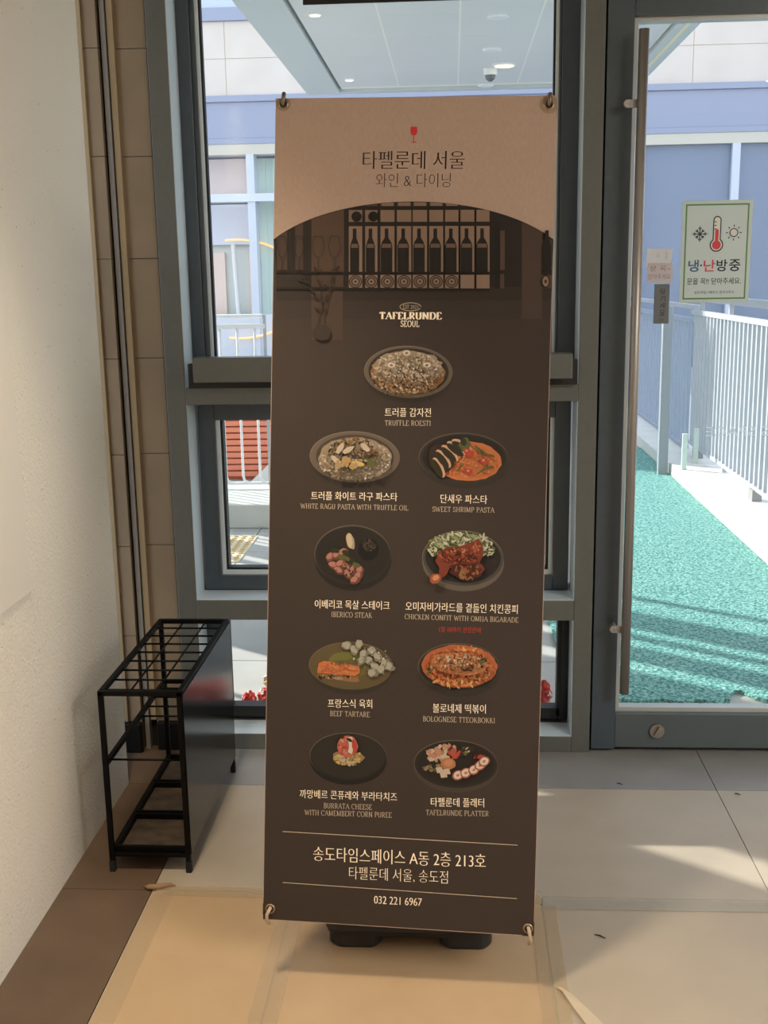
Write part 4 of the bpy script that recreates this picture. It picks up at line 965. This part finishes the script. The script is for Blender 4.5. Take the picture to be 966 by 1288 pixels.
# ================================================================ FLOOR BOARDS AND TAPE
BRD = mat('tan protection board', (194, 166, 130), .45, noise=(5, .9, (182, 153, 118)), bump=(14, .05))
BRD2 = mat('greyish protection board', (186, 172, 152), .42, noise=(5, .9, (174, 160, 141)), bump=(14, .05))
def board(x0, x1, y0, y1, m_, label):
    o = MB().box(x0, x1, y0, y1, .0004, .0034).build('floor_board', m_, bevel=.0008); tag(o, label, 'floor board', 'protection boards taped to the floor'); return o
board(-.752, -.398, .6, 2.485, BRD, 'tan floor board in front of the umbrella rack, next to the brown tiles')
board(-.394, .205, .6, 2.485, BRD, 'tan floor board on which the banner stand rests')
board(.212, 1.6, .6, 2.478, BRD2, 'wide greyish floor board right of the banner stand')
TAPE = film('clear tape', (212, 190, 156), .30, .22, bump=(35, .5))
TAPEG = film('dusty tape', (196, 190, 174), .5, .35, bump=(50, .6))
def tape(pts, m_, label, z=.0038):
    o = MB().prism(pts, z, z + .0003, 'Z').build('tape_strip', m_); tag(o, label, 'tape', 'tape strips on the floor boards'); return o
def strip(x0, y0, x1, y1, wd):
    d = Vector((x1 - x0, y1 - y0)).normalized(); n_ = Vector((-d.y, d.x)) * wd / 2
    return [(x0 + n_.x, y0 + n_.y), (x1 + n_.x, y1 + n_.y), (x1 - n_.x, y1 - n_.y), (x0 - n_.x, y0 - n_.y)]
tape(strip(-.737, .6, -.724, 2.485, .052), TAPE, 'long clear tape strip along the board edge beside the brown tiles')
tape(strip(-.745, 2.492, .212, 2.486, .050), TAPE, 'clear tape strip running from the rack to behind the banner', .0042)
tape(strip(-.400, .6, -.393, 2.46, .062), TAPE, 'clear tape strip over the seam left of the banner stand', .0046)
tape(strip(.215, 2.462, 1.6, 2.470, .050), TAPEG, 'dusty grey tape strip crossing the floor right of the banner', .0046)
tape(strip(.196, .6, .214, 2.45, .062), TAPE, 'clear tape strip over the seam right of the banner stand', .0050)
# peeling tape
o = MB()
pp = [(.222, 2.135), (.238, 2.11), (.262, 2.06), (.29, 2.0), (.315, 1.95), (.335, 1.9)]
for i in range(len(pp) - 1):
    (x0, y0), (x1, y1) = pp[i], pp[i + 1]; z0 = .006 + .008 * abs(math.sin(i * 1.3)); z1 = .006 + .008 * abs(math.sin((i + 1) * 1.3)); wd0 = .012 + .010 * min(i, 3); wd1 = .012 + .010 * min(i + 1, 3)
    o.poly([(x0 - wd0 / 2, y0, z0), (x0 + wd0 / 2, y0, .006), (x1 + wd1 / 2, y1, .006), (x1 - wd1 / 2, y1, z1)])
o = o.build('peeling_tape', film('milky tape', (226, 206, 172), .7, .3)); tag(o, 'milky peeling piece of tape curling off right of the banner', 'tape')
o = MB(); o.tube([(-.778, 2.502, .006), (-.765, 2.495, .010), (-.74, 2.50, .008), (-.715, 2.513, .006), (-.70, 2.512, .005)], [.002, .007, .008, .006, .001], 8)
o = o.build('rolled_scrap', mat('brown scrap', (150, 122, 92), .7), smooth=True); tag(o, 'small rolled brown scrap lying near the rack feet', 'scrap')
for k, (px, py, s_) in enumerate(((779, 987, .008), (754, 1178, .012), (927, 1000, .008))):
    d = ray(px, py); t_ = -H / d.z; p = EYE + d * t_
    o = MB(); o.tube([p + Vector((-s_, 0, .005)), p + Vector((0, -s_ * .4, .006)), p + Vector((s_, -s_ * 1.2, .005))], [.001, .0018, .001], 6)
    o = o.build('dirt_crumb', mat('dark crumb', (52, 46, 40), .8)); tag(o, ('tiny dark crumb on the grey tile below the door', 'curled dark crumb on the board right of the banner', 'tiny dark crumb far right beyond the tile joint')[k], 'crumb', 'crumbs on the floor')

# ================================================================ THINGS ON WALL AND DOOR
o = MB().box(-.9885, -.9855, 1.4, 2.455, .79, 1.75).build('wall_panel', mat('smooth white panel', (230, 224, 212), .6), bevel=.002); tag(o, 'smooth cream panel mounted on the white woodchip wall', 'panel')
YG = 3.3868      # indoor face of the door glass
class Flat(Art):
    """flat print facing the viewer on plane y"""
    def __init__(s, y): super().__init__(); s.y = y; s.k = 0
    def uv(s, pts, m, up=True):
        s.k += 1; s.m.poly([(x, s.y - .0003 - .00002 * s.k, z) for x, z in pts], s.mi(m))
    def px(s, pts, m): s.uv(pts, m)
    def text(s, txt, x0, x1, z0, h, m, thin=(0, 0), mirror=False):
        pts, fs = font_mesh(txt, thin); xa, xb = min(p.x for p in pts), max(p.x for p in pts); ya, yb = min(p.y for p in pts), max(p.y for p in pts)
        k = s.mi(m); s.k += 1; b_ = len(s.m.v)
        for p in pts:
            t_ = (p.x - xa) / (xb - xa); t_ = 1 - t_ if mirror else t_
            s.m.v.append(Vector((x0 + (x1 - x0) * t_, s.y - .0003 - .00002 * s.k, z0 + (p.y - ya) / (yb - ya) * h)))
        for f in fs: s.m.f.append(tuple(b_ + i for i in f)); s.m.mi.append(k)
ps = thing('door_notice', (.768, YG, 1.41), 'laminated notice with green border and thermometer on the door glass', 'sign')
NX0, NX1, NZ0, NZ1 = .667, .868, 1.408, 1.698
MB().box(NX0, NX1, YG - .0022, YG - .0002, NZ0, NZ1).build('laminated_sheet', paper('notice paper', (226, 232, 228), .5, .35), ps)
YN = YG - .0022
A = Flat(YN); GRN = mat('notice green', (88, 142, 78), .5); INKB = mat('notice black', (34, 34, 40), .5); NRED = mat('notice red', (206, 62, 70), .5); NBLU = mat('notice blue', (40, 92, 138), .5); INN = mat('notice inner', (222, 222, 216), .4)
a_, c_, e_, f_ = NX0 + .010, NX1 - .010, NZ0 + .009, NZ1 - .010; tt = .0042
for r_ in ((a_, c_, e_, e_ + tt), (a_, c_, f_ - tt, f_), (a_, a_ + tt, e_, f_), (c_ - tt, c_, e_, f_)): A.uv([(r_[0], r_[2]), (r_[1], r_[2]), (r_[1], r_[3]), (r_[0], r_[3])], GRN)
A.build('green_border', ps)
A = Flat(YN)
NW, NH = NX1 - NX0, NZ1 - NZ0
cx_, cz_ = NX0 + .50 * NW, NZ0 + .655 * NH
def cap_shape(x, z0, z1, rb, rt, m_):
    n = 20; o_ = []
    aa = math.asin(min(1, rt / rb))
    for k in range(n + 1):
        t_ = math.pi / 2 + aa + (2 * math.pi - 2 * aa) * k / n; o_.append((x + rb * math.cos(t_), z0 + rb * math.sin(t_)))
    for k in range(n + 1):
        t_ = math.pi * k / n; o_.append((x + rt * math.cos(t_), z1 + rt * math.sin(t_)))
    A.uv(o_, m_)
cap_shape(cx_ + .001, cz_ - .026, cz_ + .044, .0195, .0118, INKB); cap_shape(cx_ + .001, cz_ - .026, cz_ + .044, .0160, .0085, INN); cap_shape(cx_ + .001, cz_ - .026, cz_ + .014, .0128, .0050, NRED)
for k in range(3): A.uv([(cx_ - .007, cz_ + .018 + k * .010), (cx_ - .001, cz_ + .018 + k * .010), (cx_ - .001, cz_ + .0205 + k * .010), (cx_ - .007, cz_ + .0205 + k * .010)], INKB)
def seg(p0, p1, wd, m_):
    d = Vector((p1[0] - p0[0], p1[1] - p0[1])).normalized(); n_ = Vector((-d.y, d.x)) * wd / 2
    A.uv([(p0[0] + n_.x, p0[1] + n_.y), (p1[0] + n_.x, p1[1] + n_.y), (p1[0] - n_.x, p1[1] - n_.y), (p0[0] - n_.x, p0[1] - n_.y)], m_)
sx_, sz_ = NX0 + .262 * NW, cz_ + .006
for k in range(8):
    t_ = R(45 * k); d = (math.cos(t_), math.sin(t_)); L_ = .022 if k % 2 == 0 else .016
    seg((sx_, sz_), (sx_ + d[0] * L_, sz_ + d[1] * L_), .0026, INKB)
    for s_ in (-1, 1):
        t2 = t_ + s_ * R(40); seg((sx_ + d[0] * L_ * .55, sz_ + d[1] * L_ * .55), (sx_ + d[0] * L_ * .55 + math.cos(t2) * .007, sz_ + d[1] * L_ * .55 + math.sin(t2) * .007), .0022, INKB)
ux_, uz_ = NX0 + .745 * NW, cz_ + .008
A.el(ux_, uz_, .0125, .0125, INKB, n=28); A.el(ux_, uz_, .0098, .0098, INN, n=28)
for k in range(8):
    t_ = R(45 * k); seg((ux_ + .0165 * math.cos(t_), uz_ + .0165 * math.sin(t_)), (ux_ + .0225 * math.cos(t_), uz_ + .0225 * math.sin(t_)), .0026, INKB)
A.build('symbols', ps)
A = Flat(YN); z_ = NZ0 + .305 * NH; hh = .034; bd = (-.022, -.016)
A.text('냉', NX0 + .115 * NW, NX0 + .265 * NW, z_, hh, NBLU, bd); A.text('·', NX0 + .285 * NW, NX0 + .31 * NW, z_ + .015, .006, INKB)
A.text('난', NX0 + .335 * NW, NX0 + .50 * NW, z_, hh, NRED, bd); A.text('방', NX0 + .52 * NW, NX0 + .675 * NW, z_, hh, INKB, bd); A.text('중', NX0 + .70 * NW, NX0 + .86 * NW, z_, hh, INKB, bd)
A.text('문을 꼭!! 닫아주세요.', NX0 + .105 * NW, NX0 + .88 * NW, NZ0 + .178 * NH, .0185, INKB, (-.012, -.006))
A.text('송도타임스페이스 관리사무소', NX0 + .215 * NW, NX0 + .79 * NW, NZ0 + .085 * NH, .0085, INKB, (-.006, -.002))
A.build('notice_lettering', ps)
n1 = thing('paper_note', (.606, YG, 1.51), 'white paper note taped highest on the door glass by the handle', 'note', 'handwritten notes on the door')
MB().prism([(.568, 1.512), (.640, 1.518), (.644, 1.563), (.570, 1.566)], YG - .0008, YG - .0002, 'Y').build('paper', paper('white note', (234, 234, 236), .4), n1)
A = Flat(YG - .0008); PEN = mat('faint pen', (150, 150, 158), .7); A.text('구', .596, .606, 1.537, .013, PEN, (.02, .02)); A.text('요', .622, .630, 1.546, .009, PEN, (.02, .02)); A.text('문', .622, .630, 1.534, .009, PEN, (.02, .02)); A.build('handwriting', n1)
n2 = thing('paper_note', (.608, YG - .001, 1.465), 'pinkish paper note overlapping the lower edge of the white note', 'note', 'handwritten notes on the door')
MB().prism([(.572, 1.468), (.646, 1.466), (.645, 1.522), (.573, 1.524)], YG - .0016, YG - .001, 'Y').build('paper', paper('pinkish note', (226, 216, 218), .4), n2)
A = Flat(YG - .0016); PEN2 = mat('dark pen', (62, 56, 62), .7); A.text('문 꼭~', .580, .640, 1.500, .015, PEN2, (.016, .016)); A.text('닫아주세요', .576, .640, 1.477, .015, PEN2, (.02, .02)); A.build('handwriting', n2)
pl = thing('door_plate', (.616, YG, 1.348), 'dark grey door plate with vertical lettering under the notes', 'sign')
MB().box(.5945, .6385, YG - .006, YG - .0002, 1.348, 1.463).build('plate', mat('plate grey', (104, 110, 114), .4), pl, .0015)
A = Flat(YG - .006); 
for k, ch in enumerate('당기세요'): A.text(ch, .611, .6265, 1.4335 - k * .0205, .0165, INKB, (-.006, -.004))
A.text('PULL', .612, .6255, 1.357, .0045, INKB); A.build('plate_lettering', pl)
A = Flat(3.3868); VW = paper('white vinyl', (240, 244, 246), .85)
A.text('TIMES SPACE', .762, 1.062, 1.010, .029, VW, (.012, .012), mirror=True)
A.build('vinyl_lettering', door)
